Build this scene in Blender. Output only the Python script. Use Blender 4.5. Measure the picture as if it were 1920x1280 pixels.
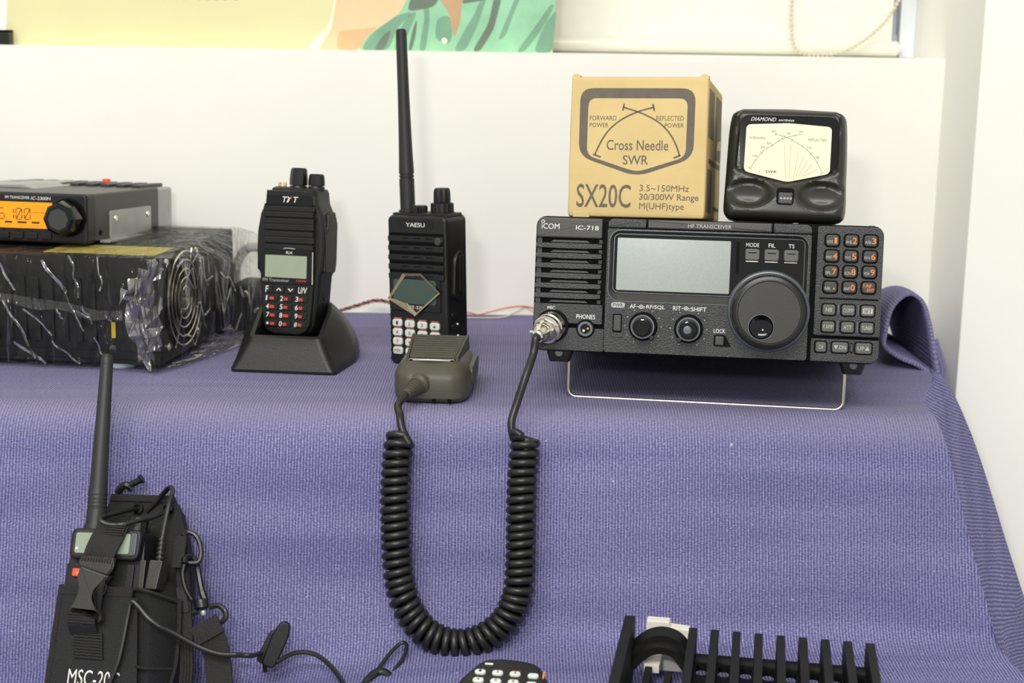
import bpy, bmesh, math, random
from mathutils import Vector, Matrix, noise
random.seed(7)
for o in list(bpy.data.objects):
    bpy.data.objects.remove(o, do_unlink=True)
SC = bpy.context.scene
COL = SC.collection

# ------------------------------------------------------------------ camera
PITCH, ROLL = math.radians(11.5), math.radians(0.9)
F = Vector((0, math.cos(PITCH), -math.sin(PITCH)))
R0 = Vector((1, 0, 0)); U0 = Vector((0, math.sin(PITCH), math.cos(PITCH)))
RT = R0 * math.cos(ROLL) + U0 * math.sin(ROLL)
UP = U0 * math.cos(ROLL) - R0 * math.sin(ROLL)
cam = bpy.data.cameras.new('camera')
cam.sensor_width = 36; cam.sensor_fit = 'HORIZONTAL'; cam.lens = 52.5
cam.clip_start = .01; cam.clip_end = 50
cam.dof.use_dof = True; cam.dof.focus_distance = 1.02; cam.dof.aperture_fstop = 9.0
co = bpy.data.objects.new('camera', cam); COL.objects.link(co)
mc = Matrix((RT, UP, -F)).transposed().to_4x4()
mc.translation = (0, -1.03, .254)
co.matrix_world = mc
SC.camera = co

# ------------------------------------------------------------------ light
w = bpy.data.worlds.new('room'); SC.world = w; w.use_nodes = True
bg = w.node_tree.nodes['Background']
bg.inputs[0].default_value = (1.0, .985, .945, 1); bg.inputs[1].default_value = .64

def area(name, loc, target, sx, sy, energy, col):
    l = bpy.data.lights.new(name, 'AREA'); l.shape = 'RECTANGLE'; l.size = sx; l.size_y = sy
    l.energy = energy; l.color = col
    o = bpy.data.objects.new(name, l); COL.objects.link(o)
    o.location = loc
    o.rotation_euler = (Vector(target) - Vector(loc)).to_track_quat('-Z', 'Y').to_euler()
    return o
area('soft_fill', (-.5, -1.9, 2.1), (0, .1, 0), 2.2, .7, 60, (1, .985, .94))  # large unseen area light added above and behind the camera for even fill
area('camera_flash', (-.10, -1.06, .40), (0, .1, .02), .07, .045, 3.2, (1, .98, .94))

SC.view_settings.view_transform = 'Standard'; SC.view_settings.look = 'None'
SC.view_settings.exposure = 0.0; SC.view_settings.gamma = 1.0
SC.view_settings.use_curve_mapping = False

# ------------------------------------------------------------------ materials
def lin(c):
    c = c / 255.
    return c / 12.92 if c <= .04045 else ((c + .055) / 1.055) ** 2.4
def rgb(t): return (lin(t[0]), lin(t[1]), lin(t[2]), 1)
def mat(name, col, rough=.5, metal=0., spec=.5, grain=0., gscale=900., var=0., vscale=60., emit=0., coat=0.):
    m = bpy.data.materials.new(name); m.use_nodes = True
    nt = m.node_tree; b = nt.nodes['Principled BSDF']
    b.inputs['Base Color'].default_value = rgb(col)
    b.inputs['Roughness'].default_value = rough
    b.inputs['Metallic'].default_value = metal
    b.inputs['Specular IOR Level'].default_value = spec
    b.inputs['Coat Weight'].default_value = coat
    tc = nt.nodes.new('ShaderNodeTexCoord')
    if grain:
        n = nt.nodes.new('ShaderNodeTexNoise'); n.inputs['Scale'].default_value = gscale; n.inputs['Detail'].default_value = 2
        nt.links.new(tc.outputs['Object'], n.inputs['Vector'])
        bp = nt.nodes.new('ShaderNodeBump'); bp.inputs['Strength'].default_value = grain; bp.inputs['Distance'].default_value = .0006
        nt.links.new(n.outputs[0], bp.inputs['Height']); nt.links.new(bp.outputs[0], b.inputs['Normal'])
    if var:
        n = nt.nodes.new('ShaderNodeTexNoise'); n.inputs['Scale'].default_value = vscale; n.inputs['Detail'].default_value = 5
        nt.links.new(tc.outputs['Object'], n.inputs['Vector'])
        r = nt.nodes.new('ShaderNodeValToRGB')
        c = rgb(col)
        r.color_ramp.elements[0].position = .3; r.color_ramp.elements[1].position = .7
        r.color_ramp.elements[0].color = tuple(max(0, x * (1 - var)) for x in c[:3]) + (1,)
        r.color_ramp.elements[1].color = tuple(min(1, x * (1 + var)) for x in c[:3]) + (1,)
        nt.links.new(n.outputs[0], r.inputs[0]); nt.links.new(r.outputs[0], b.inputs['Base Color'])
    if emit:
        b.inputs['Emission Color'].default_value = rgb(col); b.inputs['Emission Strength'].default_value = emit
    return m
M = {}
M['wall'] = mat('wall_paint', (243, 242, 234), .7, grain=.04, gscale=60, var=.02, vscale=7)
M['sill'] = mat('sill_paint', (243, 242, 234), .6, var=.02, vscale=9)
M['pier'] = mat('pier_paint', (241, 241, 232), .75, var=.015, vscale=5)
M['frame_white'] = mat('window_frame_paint', (222, 226, 232), .5, var=.02)
M['blind'] = mat('blind_fabric', (233, 232, 222), .85, var=.02, vscale=40)
M['tube'] = mat('blind_rail_plastic', (232, 230, 215), .25, var=.03, vscale=20)
M['bead'] = mat('bead_plastic', (212, 205, 182), .4, var=.06, vscale=300)
M['case'] = mat('black_painted_metal', (20, 20, 21), .5, grain=.2, gscale=1500, var=.1)
M['face'] = mat('textured_charcoal_plastic', (50, 51, 52), .4, grain=1., gscale=1000, var=.5, vscale=1100)
M['slat'] = mat('speckled_charcoal_plastic', (55, 56, 57), .4, grain=1., gscale=1000, var=.5, vscale=1100)
M['olive'] = mat('olive_black_plastic', (49, 48, 43), .4, grain=.15, gscale=900, var=.08)
M['black'] = mat('matte_black_plastic', (26, 26, 26), .4, spec=.4, grain=.15, gscale=900, var=.1)
M['dark'] = mat('deep_black_plastic', (5, 5, 6), .6, spec=.12, var=.1)
M['gloss'] = mat('gloss_black_acrylic', (4, 4, 6), .06, var=.1)
M['knob'] = mat('black_knob_plastic', (22, 22, 22), .32, grain=.1, var=.1)
M['dial'] = mat('dark_grey_dial', (47, 47, 45), .5, grain=.1, var=.05)
M['ring'] = mat('smoked_grey_ring', (92, 97, 104), .3, metal=.5, var=.08)
M['key'] = mat('dark_grey_key', (55, 56, 54), .45, var=.08, vscale=400)
M['keyl'] = mat('grey_key', (86, 87, 82), .5, var=.06, vscale=400)
M['lcd'] = mat('grey_lcd', (149, 156, 149), .22, grain=.05, gscale=2500, var=.05, vscale=900)
M['lcdg'] = mat('green_grey_lcd', (148, 160, 138), .25, var=.04, vscale=80)
M['lcdd'] = mat('dark_green_lcd', (62, 78, 72), .25, var=.06, vscale=80)
M['lcdo'] = mat('orange_backlit_lcd', (238, 148, 18), .3, var=.06, vscale=30, emit=.35)
M['ink'] = mat('dark_display_ink', (62, 44, 18), .6, var=.1)
M['white'] = mat('white_print', (222, 222, 216), .6, var=.04)
M['grey'] = mat('grey_print', (172, 172, 168), .6, var=.04)
M['orange'] = mat('orange_print', (226, 128, 48), .6, var=.05)
M['red'] = mat('red_print', (200, 64, 48), .5, var=.06)
M['legend'] = mat('dull_orange_print', (164, 92, 70), .6, var=.1)
M['redb'] = mat('orange_red_button', (240, 84, 40), .4, var=.05)
M['chrome'] = mat('chrome', (240, 236, 222), .2, metal=1, var=.05)
M['steel'] = mat('steel_wire', (196, 190, 174), .34, metal=1, var=.05)
M['alu'] = mat('brushed_aluminium', (172, 172, 168), .45, metal=.55, grain=.1, var=.08)
M['card'] = mat('kraft_cardboard', (205, 181, 125), .8, grain=.25, gscale=300, var=.07, vscale=30)
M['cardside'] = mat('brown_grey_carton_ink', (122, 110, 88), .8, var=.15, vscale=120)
M['cardink'] = mat('grey_carton_ink', (100, 94, 82), .8, var=.1, vscale=120)
M['meter'] = mat('meter_olive_plastic', (46, 45, 40), .33, grain=.03, var=.06)
M['cream'] = mat('cream_meter_scale', (229, 226, 196), .6, var=.01)
M['faint'] = mat('faint_scale_ink', (140, 138, 116), .7, var=.08)
M['faintr'] = mat('faint_red_scale_ink', (216, 172, 140), .7, var=.05)
M['mic'] = mat('olive_grey_mic_plastic', (72, 69, 58), .45, grain=.3, gscale=1500, var=.07)
M['rubber'] = mat('black_rubber', (24, 24, 23), .42, grain=.06, var=.08)
M['cable'] = mat('black_cable_rubber', (27, 27, 25), .38, grain=.05, var=.1)
M['ant'] = mat('antenna_rubber', (34, 35, 34), .5, grain=.12, var=.08)
M['nylon'] = mat('black_nylon_webbing', (21, 20, 19), .72, grain=1., gscale=1200, var=.3, vscale=900)
M['pouch'] = mat('black_ballistic_nylon', (20, 20, 20), .7, grain=1., gscale=1500, var=.4, vscale=1400)
M['trim'] = mat('dark_nylon_binding', (27, 26, 24), .8, grain=.9, gscale=1600, var=.35, vscale=1000)
M['keyw'] = mat('milky_white_key', (208, 214, 208), .45, var=.05)
M['film'] = mat('yellowed_film_edge', (142, 132, 108), .5, var=.15, vscale=300)
M['psu'] = mat('black_cabinet_paint', (9, 9, 10), .5, grain=.1, var=.1)
M['fin'] = mat('black_anodised_aluminium', (24, 24, 23), .6, spec=.3, grain=.3, gscale=1600, var=.15)
M['sticker'] = mat('yellow_sticker', (222, 188, 52), .5, var=.1)
M['ylabel'] = mat('yellow_label', (190, 176, 92), .6, var=.2, vscale=120)
M['paleblue'] = mat('pale_blue_plastic', (186, 198, 208), .5, var=.05)
M['milk'] = mat('milky_white_plastic', (226, 222, 208), .45, var=.04)
M['pyellow'] = mat('poster_yellow', (229, 225, 172), .45, var=.04, vscale=9)
M['pskin'] = mat('poster_skin_print', (238, 208, 162), .45, var=.05, vscale=26)
M['pskin2'] = mat('poster_skin_shade_print', (228, 182, 134), .45, var=.08, vscale=30)
M['pneck'] = mat('poster_neck_print', (196, 160, 118), .45, var=.08, vscale=30)
M['pgreen'] = mat('poster_green_print', (150, 206, 166), .45, var=.12, vscale=40)
M['pgreen2'] = mat('poster_dark_green_print', (118, 164, 134), .45, var=.12, vscale=40)
M['pgrey'] = mat('poster_grey_print', (104, 120, 104), .45, var=.12, vscale=40)
M['ppale'] = mat('poster_pale_print', (250, 246, 214), .45, var=.03)
M['ppurple'] = mat('poster_purple_print', (150, 140, 190), .45, var=.05)
M['wirer'] = mat('red_wire', (176, 62, 40), .5, var=.1)
M['wireo'] = mat('orange_wire', (222, 120, 74), .5, var=.1)
M['wirew'] = mat('pale_wire', (206, 196, 178), .5, var=.1)
M['gold'] = mat('brass_pin', (190, 170, 110), .3, metal=1, var=.05)

def cloth_material():
    m = bpy.data.materials.new('ribbed_purple_cloth'); m.use_nodes = True
    nt = m.node_tree; b = nt.nodes['Principled BSDF']; L = nt.links.new
    b.inputs['Roughness'].default_value = .92; b.inputs['Specular IOR Level'].default_value = .15
    uv = nt.nodes.new('ShaderNodeUVMap'); uv.uv_map = 'UVMap'
    sep = nt.nodes.new('ShaderNodeSeparateXYZ'); L(uv.outputs[0], sep.inputs[0])
    # wobble of the ribs
    nz = nt.nodes.new('ShaderNodeTexNoise'); nz.inputs['Scale'].default_value = 70; nz.inputs['Detail'].default_value = 3
    L(uv.outputs[0], nz.inputs['Vector'])
    def math_(op, a, b_=None, c=None):
        n = nt.nodes.new('ShaderNodeMath'); n.operation = op
        for i, v in enumerate((a, b_, c)):
            if v is None: continue
            if isinstance(v, (int, float)): n.inputs[i].default_value = v
            else: L(v, n.inputs[i])
        return n.outputs[0]
    u = math_('MULTIPLY_ADD', nz.outputs[0], .0012, sep.outputs[0])
    s = math_('SINE', math_('MULTIPLY', u, 2 * math.pi / .0021))
    s01 = math_('MULTIPLY_ADD', s, .5, .5)
    # weft beads along each rib
    mp = nt.nodes.new('ShaderNodeMapping'); mp.inputs['Scale'].default_value = (480, 900, 1); L(uv.outputs[0], mp.inputs[0])
    nb = nt.nodes.new('ShaderNodeTexNoise'); nb.inputs['Scale'].default_value = 1; nb.inputs['Detail'].default_value = 2; L(mp.outputs[0], nb.inputs['Vector'])
    rib = math_('MULTIPLY_ADD', nb.outputs[0], 1.15, math_('MULTIPLY_ADD', s01, .5, -.37))
    r1 = nt.nodes.new('ShaderNodeValToRGB'); e = r1.color_ramp.elements
    e[0].position = .12; e[0].color = rgb((77, 77, 120)); e[1].position = .95; e[1].color = rgb((161, 158, 192))
    e.new(.5).color = rgb((113, 111, 153))
    L(rib, r1.inputs[0])
    # broad faded streaks across the weave
    mp2 = nt.nodes.new('ShaderNodeMapping'); mp2.inputs['Scale'].default_value = (5, 42, 1); L(uv.outputs[0], mp2.inputs[0])
    n2 = nt.nodes.new('ShaderNodeTexNoise'); n2.inputs['Scale'].default_value = 1; n2.inputs['Detail'].default_value = 6; L(mp2.outputs[0], n2.inputs['Vector'])
    r2 = nt.nodes.new('ShaderNodeValToRGB'); e = r2.color_ramp.elements
    e[0].position = .3; e[0].color = (.80, .80, .86, 1); e[1].position = .72; e[1].color = (1.16, 1.13, 1.1, 1)
    L(n2.outputs[0], r2.inputs[0])
    mx = nt.nodes.new('ShaderNodeMix'); mx.data_type = 'RGBA'; mx.blend_type = 'MULTIPLY'; mx.inputs[0].default_value = 1
    L(r1.outputs[0], mx.inputs[6]); L(r2.outputs[0], mx.inputs[7])
    # lint specks
    n3 = nt.nodes.new('ShaderNodeTexNoise'); n3.inputs['Scale'].default_value = 260; n3.inputs['Detail'].default_value = 1
    L(uv.outputs[0], n3.inputs['Vector'])
    sp = nt.nodes.new('ShaderNodeValToRGB'); e = sp.color_ramp.elements
    e[0].position = .76; e[0].color = (0, 0, 0, 1); e[1].position = .80; e[1].color = (1, 1, 1, 1)
    L(n3.outputs[0], sp.inputs[0])
    mx2 = nt.nodes.new('ShaderNodeMix'); mx2.data_type = 'RGBA'; mx2.blend_type = 'MIX'
    L(math_('MULTIPLY', sp.outputs[0], .6), mx2.inputs[0]); L(mx.outputs[2], mx2.inputs[6]); mx2.inputs[7].default_value = rgb((205, 198, 214))
    # greyed wear along the table edge; grazing-view paleness painted over the table top
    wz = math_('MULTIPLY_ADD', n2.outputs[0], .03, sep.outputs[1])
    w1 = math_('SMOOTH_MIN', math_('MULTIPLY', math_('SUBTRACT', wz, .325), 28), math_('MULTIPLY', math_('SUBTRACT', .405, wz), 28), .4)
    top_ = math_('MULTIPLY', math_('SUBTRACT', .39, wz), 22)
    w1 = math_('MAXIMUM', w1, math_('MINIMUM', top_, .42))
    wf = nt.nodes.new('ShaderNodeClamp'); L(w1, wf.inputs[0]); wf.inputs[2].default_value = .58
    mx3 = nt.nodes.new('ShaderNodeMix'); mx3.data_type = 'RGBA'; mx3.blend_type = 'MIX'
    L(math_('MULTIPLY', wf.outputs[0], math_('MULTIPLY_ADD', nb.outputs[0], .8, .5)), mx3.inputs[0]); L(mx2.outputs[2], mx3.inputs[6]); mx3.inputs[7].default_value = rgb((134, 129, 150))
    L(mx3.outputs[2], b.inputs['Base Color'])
    bp = nt.nodes.new('ShaderNodeBump'); bp.inputs['Strength'].default_value = .55; bp.inputs['Distance'].default_value = .0007
    L(rib, bp.inputs['Height']); L(bp.outputs[0], b.inputs['Normal'])
    return m
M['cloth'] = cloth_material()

def bag_material(name='clear_plastic_film', base=.0, milk=.03):
    m = bpy.data.materials.new(name); m.use_nodes = True
    nt = m.node_tree; L = nt.links.new
    for n in list(nt.nodes): nt.nodes.remove(n)
    out = nt.nodes.new('ShaderNodeOutputMaterial')
    tr = nt.nodes.new('ShaderNodeBsdfTransparent'); tr.inputs[0].default_value = (.95, .95, .94, 1)
    gl = nt.nodes.new('ShaderNodeBsdfGlossy'); gl.inputs['Roughness'].default_value = .13; gl.inputs[0].default_value = (1, 1, 1, 1)
    df = nt.nodes.new('ShaderNodeBsdfTranslucent'); df.inputs[0].default_value = (.8, .8, .8, 1)
    tc = nt.nodes.new('ShaderNodeTexCoord')
    nz = nt.nodes.new('ShaderNodeTexNoise'); nz.inputs['Scale'].default_value = 1; nz.inputs['Detail'].default_value = 2.5; nz.inputs['Distortion'].default_value = .8
    mpb = nt.nodes.new('ShaderNodeMapping'); mpb.inputs['Rotation'].default_value = (0, .7, 0); mpb.inputs['Scale'].default_value = (62, 40, 17)
    L(tc.outputs['Object'], mpb.inputs[0]); L(mpb.outputs[0], nz.inputs['Vector'])
    bp = nt.nodes.new('ShaderNodeBump'); bp.inputs['Strength'].default_value = 1.; bp.inputs['Distance'].default_value = .02
    L(nz.outputs[0], bp.inputs['Height']); L(bp.outputs[0], gl.inputs['Normal'])
    fr = nt.nodes.new('ShaderNodeFresnel'); fr.inputs[0].default_value = 1.5; L(bp.outputs[0], fr.inputs['Normal'])
    ad = nt.nodes.new('ShaderNodeMath'); ad.operation = 'MULTIPLY_ADD'; ad.inputs[1].default_value = .42; ad.inputs[2].default_value = base
    L(fr.outputs[0], ad.inputs[0])
    m1 = nt.nodes.new('ShaderNodeMixShader'); m1.inputs[0].default_value = milk
    L(tr.outputs[0], m1.inputs[1]); L(df.outputs[0], m1.inputs[2])
    m2 = nt.nodes.new('ShaderNodeMixShader'); L(ad.outputs[0], m2.inputs[0]); L(m1.outputs[0], m2.inputs[1]); L(gl.outputs[0], m2.inputs[2])
    L(m2.outputs[0], out.inputs[0])
    return m
M['bag'] = bag_material()
M['bag2'] = bag_material('crumpled_plastic_film', .34, .16)
M['bag3'] = bag_material('doubled_plastic_film', .05, .12)

# ------------------------------------------------------------------ geometry helpers (all in millimetres)
def rrect(x0, z0, x1, z1, r, n=4):
    rs = r if isinstance(r, (tuple, list)) else (r, r, r, r)      # bl, br, tr, tl
    out = []
    for (cx, cz, a0, rr) in ((x0 + rs[0], z0 + rs[0], 180, rs[0]), (x1 - rs[1], z0 + rs[1], 270, rs[1]),
                             (x1 - rs[2], z1 - rs[2], 0, rs[2]), (x0 + rs[3], z1 - rs[3], 90, rs[3])):
        for i in range(n + 1):
            a = math.radians(a0 + 90 * i / n)
            out.append((cx + rr * math.cos(a), cz + rr * math.sin(a)))
    return out
def circ(cx, cz, r, n=24, a0=0):
    return [(cx + r * math.cos(a0 + 2 * math.pi * i / n), cz + r * math.sin(a0 + 2 * math.pi * i / n)) for i in range(n)]
def inset(o, d):
    n = len(o); res = []
    for i in range(n):
        a, b, c = Vector(o[i - 1]), Vector(o[i]), Vector(o[(i + 1) % n])
        e1 = (b - a); e2 = (c - b)
        if e1.length < 1e-9: e1 = e2
        if e2.length < 1e-9: e2 = e1
        e1 = e1.normalized(); e2 = e2.normalized()
        n1 = Vector((-e1.y, e1.x)); n2 = Vector((-e2.y, e2.x))
        k = max(.35, 1 + n1.dot(n2))
        p = b + (n1 + n2) * (d / k)
        res.append((p.x, p.y))
    return res
def smooth_poly(pts, r, n=3):
    """round the corners of a polygon by distance r"""
    out = []; N = len(pts)
    for i in range(N):
        a, b, c = Vector(pts[i - 1]), Vector(pts[i]), Vector(pts[(i + 1) % N])
        ra = min(r, (a - b).length * .45); rc = min(r, (c - b).length * .45)
        p0 = b + (a - b).normalized() * ra; p2 = b + (c - b).normalized() * rc
        for k in range(n + 1):
            t = k / n
            q = p0 * (1 - t) ** 2 + b * 2 * t * (1 - t) + p2 * t * t
            out.append((q.x, q.y))
    return out
def spline(pts, per=8, closed=False):
    P = [Vector(p) for p in pts]; N = len(P); out = []
    rng = range(N) if closed else range(N - 1)
    for i in rng:
        if closed: p0, p1, p2, p3 = P[i - 1], P[i], P[(i + 1) % N], P[(i + 2) % N]
        else: p0, p1, p2, p3 = P[max(0, i - 1)], P[i], P[i + 1], P[min(N - 1, i + 2)]
        for k in range(per):
            t = k / per
            out.append(.5 * ((2 * p1) + (p2 - p0) * t + (2 * p0 - 5 * p1 + 4 * p2 - p3) * t * t + (3 * p1 - p0 - 3 * p2 + p3) * t ** 3))
    if not closed: out.append(P[-1])
    return out

class MB:
    def __init__(s): s.v = []; s.f = []; s.uv = None
    def add(s, vs, fs, X=None):
        k = len(s.v)
        for p in vs:
            p = Vector(p)
            s.v.append(X @ p if X is not None else p)
        s.f += [tuple(i + k for i in f) for f in fs]
        return s
    def loft(s, rings, cap0=True, cap1=True, closed=True, X=None):
        n = len(rings[0]); vs = [p for r in rings for p in r]; fs = []
        for j in range(len(rings) - 1):
            for i in range(n if closed else n - 1):
                a, b = j * n + i, j * n + (i + 1) % n
                fs.append((a, a + n, b + n, b))
        if cap0: fs.append(tuple(range(n)))
        if cap1: fs.append(tuple(reversed(range((len(rings) - 1) * n, len(rings) * n))))
        return s.add(vs, fs, X)
    def prism(s, o, y0, y1, bev=0., seg=2, back=0., X=None):
        R = []
        if bev:
            for k in range(seg + 1):
                a = math.pi / 2 * k / seg
                R.append([(x, y0 + bev * (1 - math.cos(a)), z) for x, z in inset(o, bev * (1 - math.sin(a)))])
        else: R.append([(x, y0, z) for x, z in o])
        if back:
            R.append([(x, y1 - back, z) for x, z in o])
            R.append([(x, y1, z) for x, z in inset(o, back)])
        else: R.append([(x, y1, z) for x, z in o])
        return s.loft(R, X=X)
    def ring(s, o, i, y0, y1, yi=None, X=None):
        """frame between outline o and hole i (same vertex count), front y0, back y1"""
        n = len(o); yi = y0 if yi is None else yi
        A = [(x, y0, z) for x, z in o]; B = [(x, yi, z) for x, z in i]
        C = [(x, y1, z) for x, z in i]; D = [(x, y1, z) for x, z in o]
        vs = A + B + C + D; fs = []
        for k in range(n):
            j = (k + 1) % n
            fs += [(k, j, n + j, n + k), (n + k, n + j, 2 * n + j, 2 * n + k), (2 * n + k, 2 * n + j, 3 * n + j, 3 * n + k), (3 * n + k, 3 * n + j, j, k)]
        return s.add(vs, fs, X)
    def box(s, x0, x1, y0, y1, z0, z1, bev=0., X=None):
        return s.prism([(x0, z0), (x1, z0), (x1, z1), (x0, z1)], y0, y1, bev, 2, bev * .6, X=X)
    def lathe(s, prof, cx=0, cz=0, n=28, X=None, cap0=True, cap1=True, ribs=0, ramp=0.):
        """prof: (radius, y) from front to back, axis along y"""
        R = []
        for r, y in prof:
            ring = []
            for i in range(n):
                a = 2 * math.pi * i / n
                rr = r + (ramp * (1 if i % 2 else -1) if ribs else 0)
                ring.append((cx + rr * math.cos(a), y, cz + rr * math.sin(a)))
            R.append(ring)
        return s.loft(R, cap0, cap1, X=X)
    def tube(s, pts, r, n=8, closed=False, flat=None, X=None, caps=True, up=None):
        P = [Vector(p) for p in pts]; N = len(P); R = []
        T = []
        for i in range(N):
            if closed: t = P[(i + 1) % N] - P[i - 1]
            else: t = P[min(N - 1, i + 1)] - P[max(0, i - 1)]
            T.append(t.normalized() if t.length > 1e-9 else Vector((0, 0, 1)))
        nrm = Vector(up) if up else (Vector((0, 1, 0)) if abs(T[0].y) < .9 else Vector((1, 0, 0)))
        nrm = (nrm - T[0] * nrm.dot(T[0])).normalized()
        for i in range(N):
            nrm = (nrm - T[i] * nrm.dot(T[i])).normalized()
            bn = T[i].cross(nrm)
            rr = r[i] if isinstance(r, (list, tuple)) else r
            if flat:                       # flat = (half width along bn, half thickness along nrm)
                wv, tv = flat
                q = [(-wv, -tv), (wv, -tv), (wv, tv), (-wv, tv)]
                R.append([P[i] + bn * a + nrm * b for a, b in q])
            else:
                R.append([P[i] + nrm * rr * math.cos(2 * math.pi * k / n) + bn * rr * math.sin(2 * math.pi * k / n) for k in range(n)])
        if closed: R.append(R[0])
        return s.loft(R, caps and not closed, caps and not closed, X=X)
    def build(s, name, m, parent=None, sharp=38, label=None, kind=None, recalc=True, merge=0., wn=True):
        me = bpy.data.meshes.new(name)
        me.from_pydata([tuple(p * .001) for p in s.v], [], s.f)
        if s.uv is not None:
            l = me.uv_layers.new(name='UVMap')
            for lp in me.loops: l.data[lp.index].uv = s.uv[lp.vertex_index]
        if recalc or merge:
            b = bmesh.new(); b.from_mesh(me)
            if merge: bmesh.ops.remove_doubles(b, verts=b.verts, dist=merge)
            bmesh.ops.recalc_face_normals(b, faces=b.faces)
            b.to_mesh(me); b.free()
        me.materials.append(M[m] if isinstance(m, str) else m)
        me.shade_smooth(); me.set_sharp_from_angle(angle=math.radians(sharp))
        o = link(name, me, parent, label, kind)
        if recalc and wn:
            md = o.modifiers.new('normals', 'WEIGHTED_NORMAL'); md.keep_sharp = True; md.weight = 50
        return o
def link(name, me, parent=None, label=None, kind=None):
    o = bpy.data.objects.new(name, me); COL.objects.link(o)
    if parent is not None: o.parent = parent
    if label: o['label'] = label
    if kind: o['kind'] = kind
    return o
def rot(yaw, tilt=0., roll=0.):
    return Matrix.Rotation(yaw, 4, 'Z') @ Matrix.Rotation(tilt, 4, 'X') @ Matrix.Rotation(roll, 4, 'Y')
def thing(name, label, cat, loc, r=None, group=None):
    o = bpy.data.objects.new(name, None); COL.objects.link(o)
    o.empty_display_size = .02
    o.matrix_basis = Matrix.Translation(loc) @ (r if r is not None else Matrix.Identity(4))
    o['label'] = label; o['category'] = cat
    if group: o['group'] = group
    return o
def tag(o, label, cat, group=None):
    o['label'] = label; o['category'] = cat
    if group: o['group'] = group
    return o
def aim(p, d):
    """matrix whose local +y axis points along d, placed at p"""
    y = Vector(d).normalized(); x = y.cross(Vector((0, 0, 1)))
    if x.length < 1e-4: x = Vector((1, 0, 0))
    x.normalize(); z = x.cross(y)
    m = Matrix((x, y, z)).transposed().to_4x4(); m.translation = Vector(p)
    return m
_tc = {}
def glyphs(s, bold=0.):
    k = (s, bold)
    if k in _tc: return _tc[k]
    c = bpy.data.curves.new('t', 'FONT'); c.body = s; c.resolution_u = 3; c.offset = bold
    o = bpy.data.objects.new('t', c); COL.objects.link(o)
    bpy.context.view_layer.update()
    me = bpy.data.meshes.new_from_object(o.evaluated_get(bpy.context.evaluated_depsgraph_get()))
    v = [tuple(p.co) for p in me.vertices]; f = [tuple(p.vertices) for p in me.polygons]
    bpy.data.objects.remove(o); bpy.data.curves.remove(c); bpy.data.meshes.remove(me)
    _tc[k] = (v, f); return _tc[k]
def text(s, x0, z0, x1, z1, y, m, parent, shear=0., bold=.005, name='lettering', X=None, slope=0.):
    """flat print in the xz plane facing -y, fitted to the box x0..x1, z0..z1"""
    v, f = glyphs(s, 0. if 'M' in s else bold)
    if not v: return None
    ax, bx = min(p[0] for p in v), max(p[0] for p in v); ay, by = min(p[1] for p in v), max(p[1] for p in v)
    mb = MB(); vs = []
    for p in v:
        tz = (p[1] - ay) / max(1e-6, by - ay); tx = (p[0] - ax) / max(1e-6, bx - ax)
        vs.append((x0 + (x1 - x0) * tx + shear * tz * (z1 - z0), y, z0 + (z1 - z0) * tz + slope * tx))
    mb.add(vs, f, X)
    return mb.build(name, m, parent, recalc=False)
# ================================================================== the setting
def struct(mb, name, m, label=None):
    o = mb.build(name, m); o['kind'] = 'structure'
    if label: o['label'] = label
    return o
LEDGE = 240.5
wb = struct(MB().box(-1400, 388, 345, 480, -900, LEDGE - 6), 'wall_back', 'wall', 'low white wall behind the table')
tr = struct(MB().box(-1400, 388, 345, 480, LEDGE - 6, LEDGE), 'trim_1', 'sill', 'white ledge on top of the low wall')
struct(MB().box(388, 1500, 240, 620, -900, 1300, 1.2), 'wall_right', 'pier', 'white pier at the right of the ledge')
struct(MB().box(-1400, 388, 480, 620, -900, 1300), 'wall_rear', 'wall', 'white wall round the window')
struct(MB().box(-1500, 1500, -1600, 620, -920, -900), 'floor', 'wall', 'floor under the display')
# window behind the blind
win = bpy.data.objects.new('window_1', None); COL.objects.link(win); win['kind'] = 'structure'; win['label'] = 'window behind the lowered blind'
win.location = (.1, .48, .24)
def rel(mb, par):                       # shift millimetre coordinates into a parent's frame
    for i, p in enumerate(mb.v): mb.v[i] = p - Vector(par.location) * 1000
    return mb
rel(MB().box(372.5, 388, 455, 480, LEDGE, 900, 1), win).build('window_frame', 'frame_white', win)
rel(MB().box(-300, 372.5, 466, 480, LEDGE, 262), win).build('window_frame', 'frame_white', win)
rel(MB().box(-300, 372.5, 472, 478, 262, 900), win).build('window_pane', 'frame_white', win)

# roller blind: fabric, bottom rail, bead chain
bl = thing('roller_blind', 'cream roller blind lowered over the window right of the poster', 'blind', (.2, .452, LEDGE * .001))
MB().box(-190, 164, -1, 1, 15, 640).build('fabric', 'blind', bl)
X = Matrix.Translation((-195, 0, 8.2)) @ Matrix.Rotation(-math.pi / 2, 4, 'Z')
rail = MB().lathe([(6.5, 0), (7.6, 1), (7.6, 364), (6.5, 365.5)], n=24, X=X).build('bottom_rail', 'tube', bl)
X = Matrix.Translation((171, 0, 8.2)) @ Matrix.Rotation(-math.pi / 2, 4, 'Z')
MB().lathe([(5, 0), (5.4, 2), (3, 2.6)], n=20, X=X).build('end_cap', 'frame_white', rail)
cpts = spline([(60, -14, 640), (62.5, -15, 90), (63.5, -16, 30), (66, -17, 12), (74, -19, 3), (96, -20, 2), (112, -20, 4.5), (132, -18, 15), (150, -17, 31), (164, -16, 52), (176, -16, 80), (190, -15, 120), (230, -14, 640)], 14)
bd = MB(); acc = 0.; last = cpts[0]
bcs = []
for p in cpts:
    seg = p - last
    L_ = seg.length; t = 0
    while L_ > 1e-6 and acc + (L_ - t) >= 4.2:
        t += 4.2 - acc; acc = 0; bcs.append(last + seg * (t / L_))
    acc += L_ - t; last = p
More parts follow.
